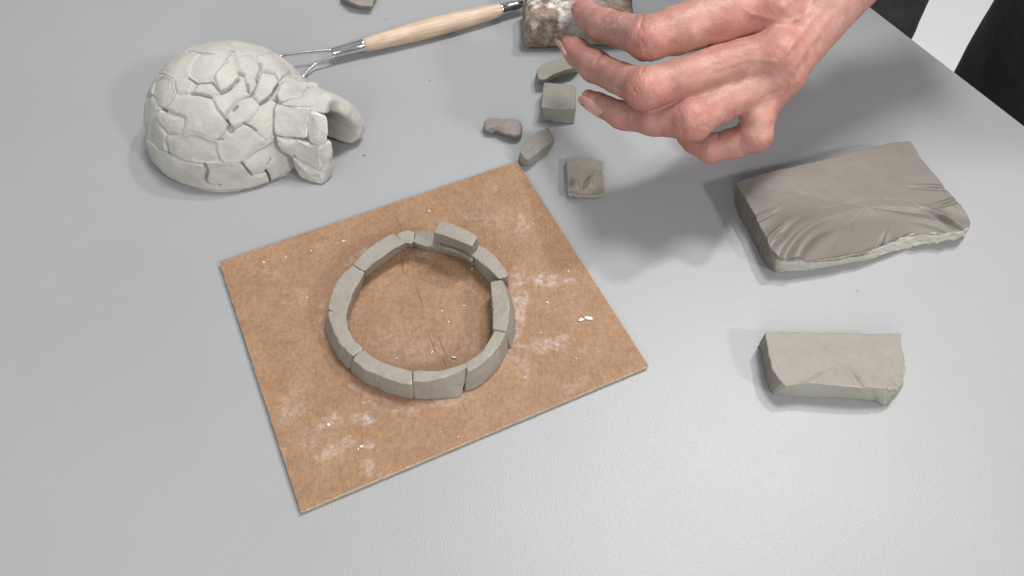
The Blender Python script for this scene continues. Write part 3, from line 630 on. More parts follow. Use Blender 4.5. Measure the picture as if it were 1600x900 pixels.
def sdpoly(pts, poly):
    """signed distance, positive inside"""
    d = np.full(len(pts), 1e9); ins = np.zeros(len(pts), bool); n = len(poly)
    for i in range(n):
        a, b = poly[i], poly[(i+1) % n]; e = b-a; w = pts-a; t = np.clip((w@e)/(e@e+1e-12), 0, 1); d = np.minimum(d, np.hypot(*(w-t[:, None]*e).T))
        c = (a[1] <= pts[:, 1]) != (b[1] <= pts[:, 1]); ins ^= c & ((w[:, 0]-e[0]*w[:, 1]/(e[1] if abs(e[1]) > 1e-9 else 1e-9)) < 0)
    return np.where(ins, d, -d)
NG = 540; lim = math.pi/2+.02
gu, gv = np.meshgrid(np.linspace(-lim, lim, NG), np.linspace(-lim, lim, NG)); G = np.stack([gu.ravel(), gv.ravel()], 1)
G3 = np.concatenate([G, np.zeros((len(G), 1))], 1)
Gw = G+np.stack([fbm(G3, 5, 3, 1), fbm(G3, 5, 3, 2)], 1)*.022       # wobble of the seams
dist = [sdpoly(Gw, u) for u in UV]
traced = np.max(dist, 0)
# blocks of the side the photo does not show: seeds in courses round the back
seeds = []
for phi, k, o in ((1.36, 13, .1), (1.0, 11, .3), (.66, 8, .1), (.3, 4, .4)):
    for i in range(k):
        th = 2*math.pi*(i+o)/k; s = np.array([phi*math.cos(th), phi*math.sin(th)])
        if max(sdpoly(s[None], u)[0] for u in UV) < -.06: seeds.append(s)
seeds = np.array(seeds)
D = np.stack([np.hypot(*(Gw-s).T) for s in seeds]); order = np.sort(D, 0)
for i in range(len(seeds)):
    o2 = np.min(np.delete(D, i, 0), 0); dist.append(np.minimum((o2-D[i])*.5, -traced-.004))
phi = np.hypot(*G.T); th = np.arctan2(G[:, 1], G[:, 0])
dirs = np.stack([np.sin(phi)*np.cos(th), np.sin(phi)*np.sin(th), np.cos(phi)], 1)
base = dirs*IR
nrm = dirs/IR; nrm /= np.linalg.norm(nrm, axis=1)[:, None]
bw = base+IC
low = fbm(bw, 45, 3, 77)*.0009+fbm(bw, 130, 3, 78)*.00045+vnoise(bw, 600, 79)*.00006
seam = .5+.5*fbm(bw, 55, 2, 90)                       # some seams are smeared over, some stay open
cut = np.zeros(len(G))                                # open cracks and holes
for wd, dp, L in ((.0005, .0022, [(497, 478), (515, 505), (517, 530), (522, 535)]), (.0012, .003, [(516, 528), (518, 532)]), (.0005, .0016, [(530, 425), (550, 405)]), (.0006, .002, [(548, 275), (530, 300), (500, 322), (468, 333)]),
    (.0009, .002, [(564, 240), (572, 246)]), (.0005, .0018, [(165, 420), (180, 424), (196, 433)]), (.0005, .0012, [(660, 188), (664, 225), (658, 260)]), (.0007, .0015, [(508, 122), (524, 128)]), (.0004, .001, [(496, 92), (520, 100), (555, 104)]),
    (.0006, .002, [(384, 700), (396, 735), (388, 770), (398, 792)]), (.0004, .0016, [(398, 795), (430, 802), (465, 798)]), (.0006, .002, [(572, 690), (600, 728), (622, 754)]), (.0005, .0022, [(697, 735), (712, 758), (719, 796)]), (.0003, .0008, [(725, 675), (706, 708)]),
    (.0004, .0015, [(590, 497), (620, 512), (652, 532)]), (.0005, .0014, [(648, 270), (650, 282)]), (.0005, .0012, [(632, 338), (626, 355)]), (.0005, .0014, [(600, 300), (606, 330)]), (.0005, .0014, [(760, 292), (735, 345), (712, 372), (672, 400)]),
    (.0004, .0012, [(470, 210), (500, 186)]), (.0004, .0012, [(302, 262), (345, 293), (420, 284), (462, 330)]), (.0004, .0014, [(320, 345), (415, 359)]), (.0004, .001, [(458, 578), (478, 574)]), (.0005, .0014, [(200, 600), (212, 650), (196, 644)]), (.0006, .0014, [(815, 238), (824, 254)])):
    U_ = [px_to_uv(*p) for p in L]; dd_ = np.full(len(G), 1e9)
    for a, b in zip(U_[:-1], U_[1:]): e = b-a; w = Gw-a; t = np.clip((w@e)/(e@e+1e-12), 0, 1); dd_ = np.minimum(dd_, np.hypot(*(w-t[:, None]*e).T))
    cut = np.maximum(cut, dp*1.45*np.exp(-(dd_*.0487/(wd*1.35))**2))
for bi, d in enumerate(dist):
    dm = d*.0487
    keep = (dm > -.0011) & (phi < lim)
    if keep.sum() < 60: continue
    rb_ = np.random.default_rng(bi); off = rb_.uniform(-.0007, .0007); tilt = rb_.normal(size=3)*.03
    depth = .00008+.0013*sstep(.48, .85, seam)
    hgt = -depth*np.exp(-np.maximum(dm, 0)/.00038)*1.0+.0002*(1-np.exp(-np.maximum(dm, 0)/.0015))+off*sstep(0, .002, dm)
    hgt = np.where(dm < 0, -depth-np.minimum(-dm, .002)*1.6, hgt)+low
    hgt = hgt-cut
    c = base[keep].mean(0); hgt = hgt+((base-c)@tilt)*sstep(0, .002, dm)
    Vp = IC+base+nrm*hgt[:, None]
    tuck = sstep(.0035, 0, Vp[:, 2]); Vp[:, :2] -= nrm[:, :2]*(tuck*.0011)[:, None]; Vp[:, 2] = np.maximum(Vp[:, 2], .0001)
    ids = -np.ones(len(G), np.int64); ids[keep] = np.arange(keep.sum())
    ii = (np.arange(NG-1)[None, :]+np.arange(NG-1)[:, None]*NG).ravel()
    Q = np.stack([ids[ii], ids[ii+1], ids[ii+NG+1], ids[ii+NG]], 1); Q = Q[(Q >= 0).all(1)]
    V = Vp[keep]; used = np.unique(Q)
    # give the patch its thickness: an inner skin 4 mm further in
    n = len(V); inner = V-nrm[keep]*.004; inner[:, 2] = np.maximum(inner[:, 2], .0001)
    E = {}
    for q in Q:
        for a, b in ((q[0], q[1]), (q[1], q[2]), (q[2], q[3]), (q[3], q[0])):
            if (b, a) in E: del E[(b, a)]
            else: E[(a, b)] = 1
    side = [[a, a+n, b+n, b] for a, b in E]
    Fall = np.concatenate([Q, Q[:, ::-1]+n, np.array(side).reshape(-1, 4)])
    me = mesh_from('clay_block', np.concatenate([V, inner]), Fall.astype(np.int64), True, {'side': np.zeros(2*n)})
    adopt(obj('clay_block', me, M_igloo), ig)
# inner shell of clay behind the seams
tt_, pp = np.meshgrid(np.linspace(0, 2*np.pi, 96, endpoint=False), np.linspace(0, np.pi/2, 30)); d = np.stack([np.sin(pp)*np.cos(tt_), np.sin(pp)*np.sin(tt_), np.cos(pp)], -1).reshape(-1, 3)
V = IC+d*(IR-.0034); F_ = np.array([[j*96+i, (j+1)*96+i, (j+1)*96+(i+1) % 96, j*96+(i+1) % 96] for j in range(29) for i in range(96)])
adopt(obj('inner_shell', mesh_from('inner_shell', V, F_, True, {'side': np.zeros(len(V))}), M_igloo), ig)

# entrance tunnel of the igloo: blocks one by one
def tblock(outer, vec, seed, **kw):
    O = [zi_(*p) for p in outer]; c = sum(O)/len(O)
    B = [p+np.array(vec)*.001 for p in O]
    B = [np.array([b[0], b[1], max(b[2], .0001)]) for b in B]
    a = dict(per=int(96/len(O)), rings=18, side=10, r=.0015, smooth=9, amp=.0006, freq=120, rim_amp=.0003, crown=.0007, seed=seed, base_smooth=9); a.update(kw)
    adopt(obj('tunnel_block', slab_mesh('tunnel_block', O, B, **a), M_igloo), ig)
tblock([(735, 404, .0375), (820, 402, .0378), (918, 411, .0375), (908, 500, .030), (906, 574, .0243), (820, 566, .0253), (733, 556, .0268)], (-1, 5, -1.5), 101)
tblock([(917, 434, .036), (950, 438, .036), (1006, 462, .0335), (1007, 540, .0275), (1000, 590, .0228), (945, 606, .0222), (915, 592, .023), (902, 500, .030)], (-3, 5.5, -1.5), 102, crown=.0013)
tblock([(744, 562, .0262), (800, 566, .0248), (850, 578, .0236), (862, 640, .0162), (824, 668, .014), (775, 640, .0178), (750, 605, .022)], (-1, 5, -1), 103)
tblock([(838, 572, .0243), (900, 592, .0225), (964, 606, .0217), (968, 680, .014), (970, 738, .0075), (900, 702, .010), (830, 662, .0145)], (-1, 5, -1), 104, crown=-.0005)
tblock([(824, 660, .0147), (900, 698, .010), (972, 736, .0077), (977, 770, .0034), (968, 803, .0002), (915, 791, .0006), (862, 766, .0022), (838, 712, .008)], (-1, 5, 0), 105)
tblock([(960, 608, .0215), (1000, 584, .0226), (1028, 582, .022), (1034, 640, .0145), (1041, 690, .0078), (1030, 750, .0022), (1000, 785, .0002), (970, 804, .0002), (974, 735, .0075), (958, 690, .0128)], (-5, 4, 0), 106, crown=.0012)
tblock([(765, 372, .0385), (850, 352, .0395), (930, 336, .0402), (1000, 344, .0402), (960, 376, .0388), (914, 408, .0378), (840, 404, .038), (768, 400, .038)], (0, 1.5, -4.5), 107, r=.0012)
tblock([(745, 335, .040), (772, 288, .0415), (832, 262, .038), (925, 328, .0365), (932, 345, .039), (850, 357, .0405), (768, 378, .0398)], (-2, 1, -7), 108, r=.0015)
def loft(name, secs, seed, r=.0012, thick=.0048, amp=.0005):
    """curled slab: sections (back, front, inward direction) swept over the arch"""
    n = 60; m = 24; k = len(secs); t = np.linspace(0, k-1, n)
    def cr(pts, t):
        pts = np.array(pts); i = np.clip(np.floor(t).astype(int), 0, k-2); f = (t-i)[:, None]
        p0 = pts[np.maximum(i-1, 0)]; p1 = pts[i]; p2 = pts[i+1]; p3 = pts[np.minimum(i+2, k-1)]
        return .5*((2*p1)+(-p0+p2)*f+(2*p0-5*p1+4*p2-p3)*f*f+(-p0+3*p1-3*p2+p3)*f**3)
    bk = cr([s[0] for s in secs], t); fr = cr([s[1] for s in secs], t); iw = cr([s[2] for s in secs], t); iw /= np.linalg.norm(iw, axis=1)[:, None]
    mid = (bk+fr)/2; hw = (fr-bk)/2; V = []
    for a in np.linspace(0, 2*np.pi, m, endpoint=False):
        c, s = math.cos(a), math.sin(a); ex = .45; cx = math.copysign(abs(c)**ex, c); sx = math.copysign(abs(s)**ex, s)
        V.append(mid+hw*cx-iw*(thick/2)*sx+iw*thick/2)
    V = np.array(V).transpose(1, 0, 2)
    for e, j in ((0, 1), (-1, -2)):
        pass
    c0, c1 = V[0].mean(0), V[-1].mean(0)
    ends0 = [c0+(V[0]-c0)*s for s in (.35, .75, .93)]; ends1 = [c1+(V[-1]-c1)*s for s in (.93, .75, .35)]
    dv0 = (V[0].mean(0)-V[1].mean(0)); dv0 /= np.linalg.norm(dv0); dv1 = V[-1].mean(0)-V[-2].mean(0); dv1 /= np.linalg.norm(dv1)
    ends0 = [e+dv0*x for e, x in zip(ends0, (.0016, .0012, .0006))]; ends1 = [e+dv1*x for e, x in zip(ends1, (.0006, .0012, .0016))]
    R = np.array(ends0+list(V)+ends1); nr = len(R); V = R.reshape(-1, 3)
    F = [[a*m+i, a*m+(i+1) % m, (a+1)*m+(i+1) % m, (a+1)*m+i] for a in range(nr-1) for i in range(m)]+[list(range(m))[::-1], [(nr-1)*m+i for i in range(m)]]
    me = mesh_from(name, V, F); bm = bmesh.new(); bm.from_mesh(me); bmesh.ops.recalc_face_normals(bm, faces=bm.faces); bmesh.ops.subdivide_edges(bm, edges=bm.edges, cuts=1, use_grid_fill=True); bm.to_mesh(me); bm.free()
    nv = len(me.vertices); co = np.zeros(nv*3, np.float32); me.vertices.foreach_get('co', co); co = co.reshape(-1, 3); nn = np.zeros(nv*3, np.float32); me.vertex_normals.foreach_get('vector', nn)
    co = co+nn.reshape(-1, 3)*(amp*fbm(co, 130, 3, seed)+.0001*vnoise(co, 500, seed))[:, None]; co[:, 2] = np.maximum(co[:, 2], .0001)
    me.vertices.foreach_set('co', co.astype(np.float32).ravel()); me.attributes.new('side', 'FLOAT', 'POINT'); me.polygons.foreach_set('use_smooth', [True]*len(me.polygons)); me.update(); return me
mm = lambda x, y, z: np.array([x, y, z])*.001
adopt(obj('tunnel_block', loft('tunnel_block', [
    (mm(-113, 331, 38), mm(-97, 329, 35.0), mm(0, .8, -.6)),
    (mm(-111, 338, 41), mm(-95, 335, 38.8), mm(0, .15, -1)),
    (mm(-108, 347, 38.5), mm(-90.5, 342, 34.5), mm(0, -.55, -.8)),
    (mm(-105, 355, 29), mm(-86, 347, 25), mm(-.2, -1, -.3)),
    (mm(-104, 357, 16), mm(-82.5, 349, 13), mm(-.3, -1, 0)),
    (mm(-104, 357, 7), mm(-83, 348.5, 5.5), mm(-.3, -1, 0)),
    (mm(-104, 356, 1.8), mm(-87, 348, 1.8), mm(-.3, -1, .1))], 110, thick=.0098, amp=.0009), M_igloo), ig)
# far wall between the curled block and the dome
for zz in ((0, 12), (12.4, 25), (25.4, 36)):
    O = [mm(-128, 358, zz[1]), mm(-116, 358-zz[1]*.12, zz[1]), mm(-104, 357-zz[1]*.15, zz[1]), mm(-104, 358-zz[0]*.15, zz[0]+.2), mm(-116, 359-zz[0]*.12, zz[0]+.2), mm(-128, 359, zz[0]+.2)]
    adopt(obj('tunnel_block', slab_mesh('tunnel_block', O, [o+mm(0, -5, 0) for o in O], per=14, rings=14, side=8, r=.0015, smooth=8, amp=.0005, seed=int(zz[1])), M_igloo), ig)

# ------------------------------------------------------------------ ribbon tool
tool_l, tool_r = P(568, 71, .0062), P(783, 15, .0062)
ax = tool_r-tool_l; AL = np.linalg.norm(ax); ax /= AL; sd_ = np.array([-ax[1], ax[0], 0]); up = np.array([0, 0, 1.])
rt = empty('ribbon_tool', (*((tool_l+tool_r)/2)[:2], 0), 'clay ribbon tool with pale wooden handle and steel wire loop beside the igloo', 'tool')
def lathe(name, p0, axis, prof, mat, parent, m=40, squash=1.0):
    V = []; s = np.cross(axis, up); s /= np.linalg.norm(s); t = np.cross(s, axis)
    for d, r in prof:
        for i in range(m):
            a = 2*math.pi*i/m; V.append(p0+axis*d+s*r*math.cos(a)+t*r*squash*math.sin(a))
    k = len(prof); F = [[j*m+i, j*m+(i+1) % m, (j+1)*m+(i+1) % m, (j+1)*m+i] for j in range(k-1) for i in range(m)]+[list(range(m))[::-1], [(k-1)*m+i for i in range(m)]]
    me = mesh_from(name, V, F); bm = bmesh.new(); bm.from_mesh(me); bmesh.ops.recalc_face_normals(bm, faces=bm.faces)
    for f in bm.faces:
        if len(f.verts) > 4: f.smooth = False
    bm.to_mesh(me); bm.free(); o = obj(name, me, mat); adopt(o, parent); return o
rl = rad(10.5, tool_l); rr_ = rad(10, tool_r); rm = rad(15.0, (tool_l+tool_r)/2)
prof = [(0, rl*.86), (.0004, rl)]+[(AL*t, (rl*(1-t)+rr_*t)+(rm-(rl+rr_)/2)*math.sin(math.pi*t)**.9) for t in np.linspace(.03, .97, 30)]+[(AL-.0004, rr_), (AL, rr_*.86)]
dz = np.array([0, 0, max(rm-.0062+.0001, 0)])
lathe('handle', tool_l+dz, ax, prof, M_wood, rt)
fl = .0200; lathe('ferrule', tool_l+dz-ax*fl, ax, [(0, rl*.55), (.0002, rl*.70), (.0010, rl*.76), (fl*.5, rl*.83), (fl-.0016, rl*.90), (fl-.001, rl*.95), (fl+.0008, rl*.95)], M_chrome, rt)
fr_ = .0165; lathe('ferrule', tool_r+dz-ax*.0008, ax, [(0, rr_*.93), (.0015, rr_*.93), (.002, rr_*.86), (fr_*.6, rr_*.82), (fr_-.001, rr_*.74), (fr_, rr_*.5)], M_chrome, rt)
def tube(name, pts, r, mat, parent, m=10, flat=1.0):
    P_ = [np.array(p) for p in pts]; n = len(P_); V = []
    # smooth the path
    for _ in range(2):
        Q = [P_[0]]
        for i in range(len(P_)-1): Q += [P_[i]*.8+P_[i+1]*.2, P_[i]*.2+P_[i+1]*.8]
        P_ = Q+[P_[-1]]
    n = len(P_)
    for i, p in enumerate(P_):
        d = P_[min(i+1, n-1)]-P_[max(i-1, 0)]; d /= np.linalg.norm(d); s = np.cross(d, up); s /= np.linalg.norm(s); t = np.cross(s, d)
        for k in range(m): a = 2*math.pi*k/m; V.append(p+s*r*math.cos(a)+t*r*flat*math.sin(a))
    F = [[j*m+i, j*m+(i+1) % m, (j+1)*m+(i+1) % m, (j+1)*m+i] for j in range(n-1) for i in range(m)]+[list(range(m))[::-1], [(n-1)*m+i for i in range(m)]]
    me = mesh_from(name, V, F); bm = bmesh.new(); bm.from_mesh(me); bmesh.ops.recalc_face_normals(bm, faces=bm.faces); bm.to_mesh(me); bm.free()
    o = obj(name, me, mat); adopt(o, parent); return o
tube('wire_loop', [P(524, 79, .0075), P(503, 79, .0085), P(470, 82, .009), P(438, 87, .009), P(438, 93, .008), P(452, 105, .005), P(470, 121, .002), P(474, 120, .002), P(484, 108, .0035), P(494, 99, .0045), P(508, 94, .005), P(524, 88, .006)], .00062, M_wire, rt, flat=1.5)
tr = tool_r+ax*(.0155)+dz
tube('wire_loop', [tr-ax*.002+sd_*.001, tr+ax*.006+sd_*.003, tr+ax*.017+sd_*.009+up*.001, tr+ax*.022+sd_*.008, tr+ax*.022+sd_*.001, tr+ax*.008-sd_*.0005, tr-ax*.002-sd_*.001], .00062, M_wire, rt, flat=1.5)

# ------------------------------------------------------------------ mottled block at the top
base4 = [P(816, 76, 0), P(905, 83, 0), P(992, 66, 0)]
f0, f1 = P(818, 79, 0), P(990, 74, 0); dv = np.array([.0, .033, 0])
hb = .024
b_out = [f0, f0+(f1-f0)*.25, f0+(f1-f0)*.5, f0+(f1-f0)*.75, f1, f1+dv*.33, f1+dv*.66, f1+dv, f0+(f1-f0)*.75+dv, f0+(f1-f0)*.5+dv, f0+(f1-f0)*.25+dv, f0+dv, f0+dv*.66, f0+dv*.33]
cb_ = sum(b_out)/len(b_out); t_out = [cb_+(p-cb_)*.93+np.array([0, 0, hb]) for p in b_out]
def mot(V, sd):
    x = (V[:, 0]-f0[0])/(f1[0]-f0[0]); V[:, 1] += .0012*np.exp(-((x-.40)/.02)**2)*(V[:, 1] < cb_[1]); return V
o = obj('mottled_block', slab_mesh('mottled_block', t_out, b_out, per=14, rings=30, side=26, r=.004, smooth=12, amp=.0009, freq=110, rim_amp=.0006, bulge=.0012, seed=71, side_amp=.00015, topfn=mot), M_mot)
me = o.data; n = len(me.vertices); c = np.zeros(n*3, np.float32); me.vertices.foreach_get('co', c); c = c.reshape(-1, 3); x = (c[:, 0]-f0[0])/(f1[0]-f0[0])
me.attributes.new('white', 'FLOAT', 'POINT').data.foreach_set('value', (sstep(.012, .019, c[:, 2]+.003*fbm(c, 150, 3, 2))*sstep(.4, .1, np.abs(x-.18))).astype(np.float32)*1.1+.04)
me.attributes.new('grey', 'FLOAT', 'POINT').data.foreach_set('value', (sstep(.36, .42, x)*sstep(.75, .6, x)*(.6+.4*fbm(c, 200, 3, 6))).astype(np.float32))
recenter(o); tag(o, 'mottled brown block with whitish clay smears behind the fingertips', 'block')

# ------------------------------------------------------------------ the person: hand and forearm as one surface, black trouser legs below the table edge
def J(x, y, z, r):
    p = P(x, y, z); return (p, rad(r, p))
fing = {
 'index':  [J(907, 15, .066, 15), J(918, 24, .067, 20), J(945, 41, .073, 26), J(982, 50, .082, 27), J(1014, 60, .088, 34), J(1060, 46, .090, 37), J(1120, 27, .091, 43), J(1208, 8, .090, 44)],
 'middle': [J(888, 68, .054, 13), J(900, 80, .056, 20), J(930, 104, .061, 25), J(965, 122, .070, 24), J(1008, 138, .079, 33), J(1060, 125, .080, 32), J(1120, 106, .081, 34), J(1216, 82, .084, 37)],
 'ring':   [J(920, 151, .052, 12), J(934, 162, .053, 17), J(972, 180, .056, 22), J(1022, 187, .062, 26), J(1081, 186, .068, 33), J(1125, 162, .070, 29), J(1180, 137, .073, 29), J(1224, 118, .076, 30)],
 'pinky':  [J(1070, 216, .046, 13), J(1085, 222, .046, 17), J(1112, 231, .047, 23), J(1145, 224, .050, 23), J(1180, 213, .056, 24), J(1183, 185, .062, 26), J(1198, 150, .068, 28), J(1216, 128, .072, 30)],
}
palm = [
 (J(1214, 6, .086, 42), J(1330, -95, .100, 60)), (J(1226, 74, .080, 36), J(1345, -70, .100, 60)), (J(1230, 104, .075, 32), J(1340, -45, .097, 46)), (J(1214, 120, .071, 26), J(1322, -24, .094, 36)),
 (J(1180, 10, .068, 30), J(1300, -60, .080, 60)), (J(1195, 75, .066, 24), J(1320, -30, .085, 40)),
 (J(1340, -70, .099, 62), J(1480, -190, .115, 70)), (J(1330, -45, .096, 52), J(1470, -150, .11, 62)), (J(1475, -175, .113, 74), J(1850, -470, .18, 95)),
]
thumb = [J(1290, -70, .080, 42), J(1190, -95, .068, 38), J(1090, -92, .058, 30), J(1020, -80, .050, 27), J(975, -72, .046, 20)]
HV = .0009
allp = [p for L in fing.values() for p in L]+[q for s in palm[:6] for q in s]+thumb
mn = np.min([p-r for p, r in allp], 0)-.006; mx = np.max([p+r for p, r in allp]+[palm[6][1][0]+.01, palm[8][1][0]*0+palm[8][1][0]], 0)+.006
mx = np.minimum(mx, [.27, .56, .20]); mn = np.maximum(mn, [-1, .2, .02])
dims = np.ceil((mx-mn)/HV).astype(int); gx, gy, gz = [mn[i]+np.arange(dims[i])*HV for i in range(3)]
def rc(Fld, a, b, k, mode='smin'):
    (p, r1), (q, r2) = a, b; mar = k+.004; r = max(r1, r2)+mar
    lo = np.minimum(p, q)-r; hi = np.maximum(p, q)+r; i0 = np.clip(((lo-mn)/HV).astype(int), 0, dims-1); i1 = np.clip(((hi-mn)/HV).astype(int)+2, 1, dims)
    sl = tuple(slice(x, y) for x, y in zip(i0, i1)); X = gx[sl[0]][:, None, None]; Y = gy[sl[1]][None, :, None]; Z = gz[sl[2]][None, None, :]
    d = q-p; L2 = d@d; t = np.clip(((X-p[0])*d[0]+(Y-p[1])*d[1]+(Z-p[2])*d[2])/L2, 0, 1)
    v = np.sqrt((X-p[0]-t*d[0])**2+(Y-p[1]-t*d[1])**2+(Z-p[2]-t*d[2])**2)-(r1+(r2-r1)*t)
    A = Fld[sl]; h_ = np.clip(k-np.abs(A-v), 0, None)/max(k, 1e-6); Fld[sl] = np.minimum(A, v)-h_*h_*k*.25
def fld(): return np.full(dims, .03, np.float32)
FP = fld()
for a, b in palm: rc(FP, a, b, .006)
for q_ in (J(1208, 14, .094, 40), J(1214, 86, .0865, 32), J(1222, 120, .078, 27)): rc(FP, q_, (q_[0]+np.array([.001, 0, 0]), q_[1]), .006)
for a, b in zip(thumb[:-1], thumb[1:]): rc(FP, a, b, .006)
FF = fld()
for name, L in fing.items():
    f1_ = fld()
    for a, b in zip(L[:-1], L[1:]): rc(f1_, a, b, .0022)
    # knuckle pad on the outer side of the middle joint
    pj = L[4]; nxt = (L[3][0]+L[5][0])/2; out = pj[0]-nxt; out = out/np.linalg.norm(out)
    kp = pj[0]+out*pj[1]*.18; rc(f1_, (kp, pj[1]*.80), (kp+np.array([0, 0, .0008]), pj[1]*.80), .004)
    k = .0012; h_ = np.clip(k-np.abs(FF-f1_), 0, None)/k; FF = np.minimum(FF, f1_)-h_*h_*k*.25
k = .0045; h_ = np.clip(k-np.abs(FP-FF), 0, None)/k; FH = np.minimum(FP, FF)-h_*h_*k*.25
del f1_
def surface_nets(F, org, h):
    s = F < 0; c = np.zeros(np.array(F.shape)-1, np.int8)
    for a in (0, 1):
        for b in (0, 1):
            for d in (0, 1): c += s[a:F.shape[0]-1+a, b:F.shape[1]-1+b, d:F.shape[2]-1+d]
    idx = np.argwhere((c > 0) & (c < 8)); ids = -np.ones(c.shape, np.int32); ids[tuple(idx.T)] = np.arange(len(idx))
    cor = [(a, b, d) for a in (0, 1) for b in (0, 1) for d in (0, 1)]; val = {q: F[idx[:, 0]+q[0], idx[:, 1]+q[1], idx[:, 2]+q[2]] for q in cor}
    acc = np.zeros((len(idx), 3)); cnt = np.zeros(len(idx))
    for q in cor:
        for ax_ in range(3):
            if q[ax_]: continue
            w = list(q); w[ax_] = 1; w = tuple(w); a, b = val[q], val[w]; m = (a < 0) != (b < 0); t = np.where(m, a/(a-b+1e-12), 0)
            p = np.array(q, float)[None]+np.eye(3)[ax_][None]*t[:, None]; acc += p*m[:, None]; cnt += m
    V = org+(idx+acc/cnt[:, None])*h; Q = []
    for ax_ in range(3):
        o1, o2 = [i for i in range(3) if i != ax_]; sl0 = [slice(None)]*3; sl1 = [slice(None)]*3; sl0[ax_] = slice(0, -1); sl1[ax_] = slice(1, None)
        e = np.argwhere(s[tuple(sl0)] != s[tuple(sl1)]); e = e[(e[:, o1] > 0) & (e[:, o2] > 0) & (e[:, o1] < c.shape[o1]) & (e[:, o2] < c.shape[o2])]
        g = lambda d1, d2: ids[tuple((e-np.eye(3, dtype=int)[o1]*d1-np.eye(3, dtype=int)[o2]*d2).T)]
        q = np.stack([g(1, 1), g(0, 1), g(0, 0), g(1, 0)], 1); inside = s[tuple(e.T)]
        if ax_ == 1: inside = ~inside
        q[~inside] = q[~inside][:, ::-1]; Q.append(q[(q >= 0).all(1)])
    return V, np.concatenate(Q)
V, Q = surface_nets(FH, mn, HV)
def tri_s(F, p):
    q = (p-mn)/HV; i = np.clip(np.floor(q).astype(int), 0, dims-2); t = np.clip(q-i, 0, 1); r = 0
    for a in (0, 1):
        for b in (0, 1):
            for c in (0, 1): r = r+F[i[:, 0]+a, i[:, 1]+b, i[:, 2]+c]*(t[:, 0] if a else 1-t[:, 0])*(t[:, 1] if b else 1-t[:, 1])*(t[:, 2] if c else 1-t[:, 2])
    return r
def grad(F, p):
    e = HV; g = np.stack([tri_s(F, p+np.eye(3)[i]*e)-tri_s(F, p-np.eye(3)[i]*e) for i in range(3)], 1); return g/(np.linalg.norm(g, axis=1)[:, None]+1e-9)
# Laplacian smoothing of the surface, then relief
def lap(V, Q, it):
    for _ in range(it):
        A = np.zeros_like(V); n = np.zeros(len(V))
        for a, b in ((0, 1), (1, 2), (2, 3), (3, 0)):
            for c, d in ((a, b), (b, a)): 
                for k in range(3): A[:, k] += np.bincount(Q[:, c], V[Q[:, d], k], len(V))
                n += np.bincount(Q[:, c], minlength=len(V))
        V = V*.5+.5*A/np.maximum(n, 1)[:, None]
    return V
V = lap(V, Q, 3); G_ = grad(FH, V)
red = np.zeros(len(V)); kn = np.zeros(len(V)); disp = np.zeros(len(V)); crease = np.zeros(len(V))
px = proj(V)
for name, L in fing.items():
    for ji, w in ((4, 1.), (2, .55)):
        c = L[ji][0]; r = L[ji][1]; d = np.linalg.norm(V-c, axis=1); ax_ = L[ji+1][0]-L[ji-1][0]; ax_ /= np.linalg.norm(ax_)
        nxt = (L[ji-1][0]+L[ji+1][0])/2; out = c-nxt; out /= np.linalg.norm(out); face = sstep(-.1, .6, ((V-c)@out)/r)
        near = sstep(1.55*r, .7*r, d)*face; kn = np.maximum(kn, near*w); red = np.maximum(red, near*w*.9)
        u = (V-c)@ax_; u = u+.0012*fbm(V, 260, 2, ji)
        for s0, am in ((-.0058, .5), (-.0035, .8), (-.0015, .9), (.0006, 1.), (.0028, .8), (.0052, .6), (.0076, .35)):
            g = np.exp(-((u-s0)/.00045)**2)*near*w*am; disp -= g*.00042; crease = np.maximum(crease, g*.35)
    tipc = L[0][0]; red = np.maximum(red, sstep(.016, .004, np.linalg.norm(V-tipc, axis=1))*.6)
    mc = L[-1][0]; red = np.maximum(red, sstep(.02, .006, np.linalg.norm(V-mc, axis=1))*.55)
for (x, y, r, s) in ((1190, 10, 60, .55), (1140, 40, 50, .5), (890, 62, 26, .6), (1000, 130, 30, .4), (1210, 180, 30, .5), (1150, 195, 22, .8), (1228, 90, 40, .5)):
    red = np.maximum(red, s*sstep(1, .2, np.hypot(px[:, 0]-x, px[:, 1]-y)/r))
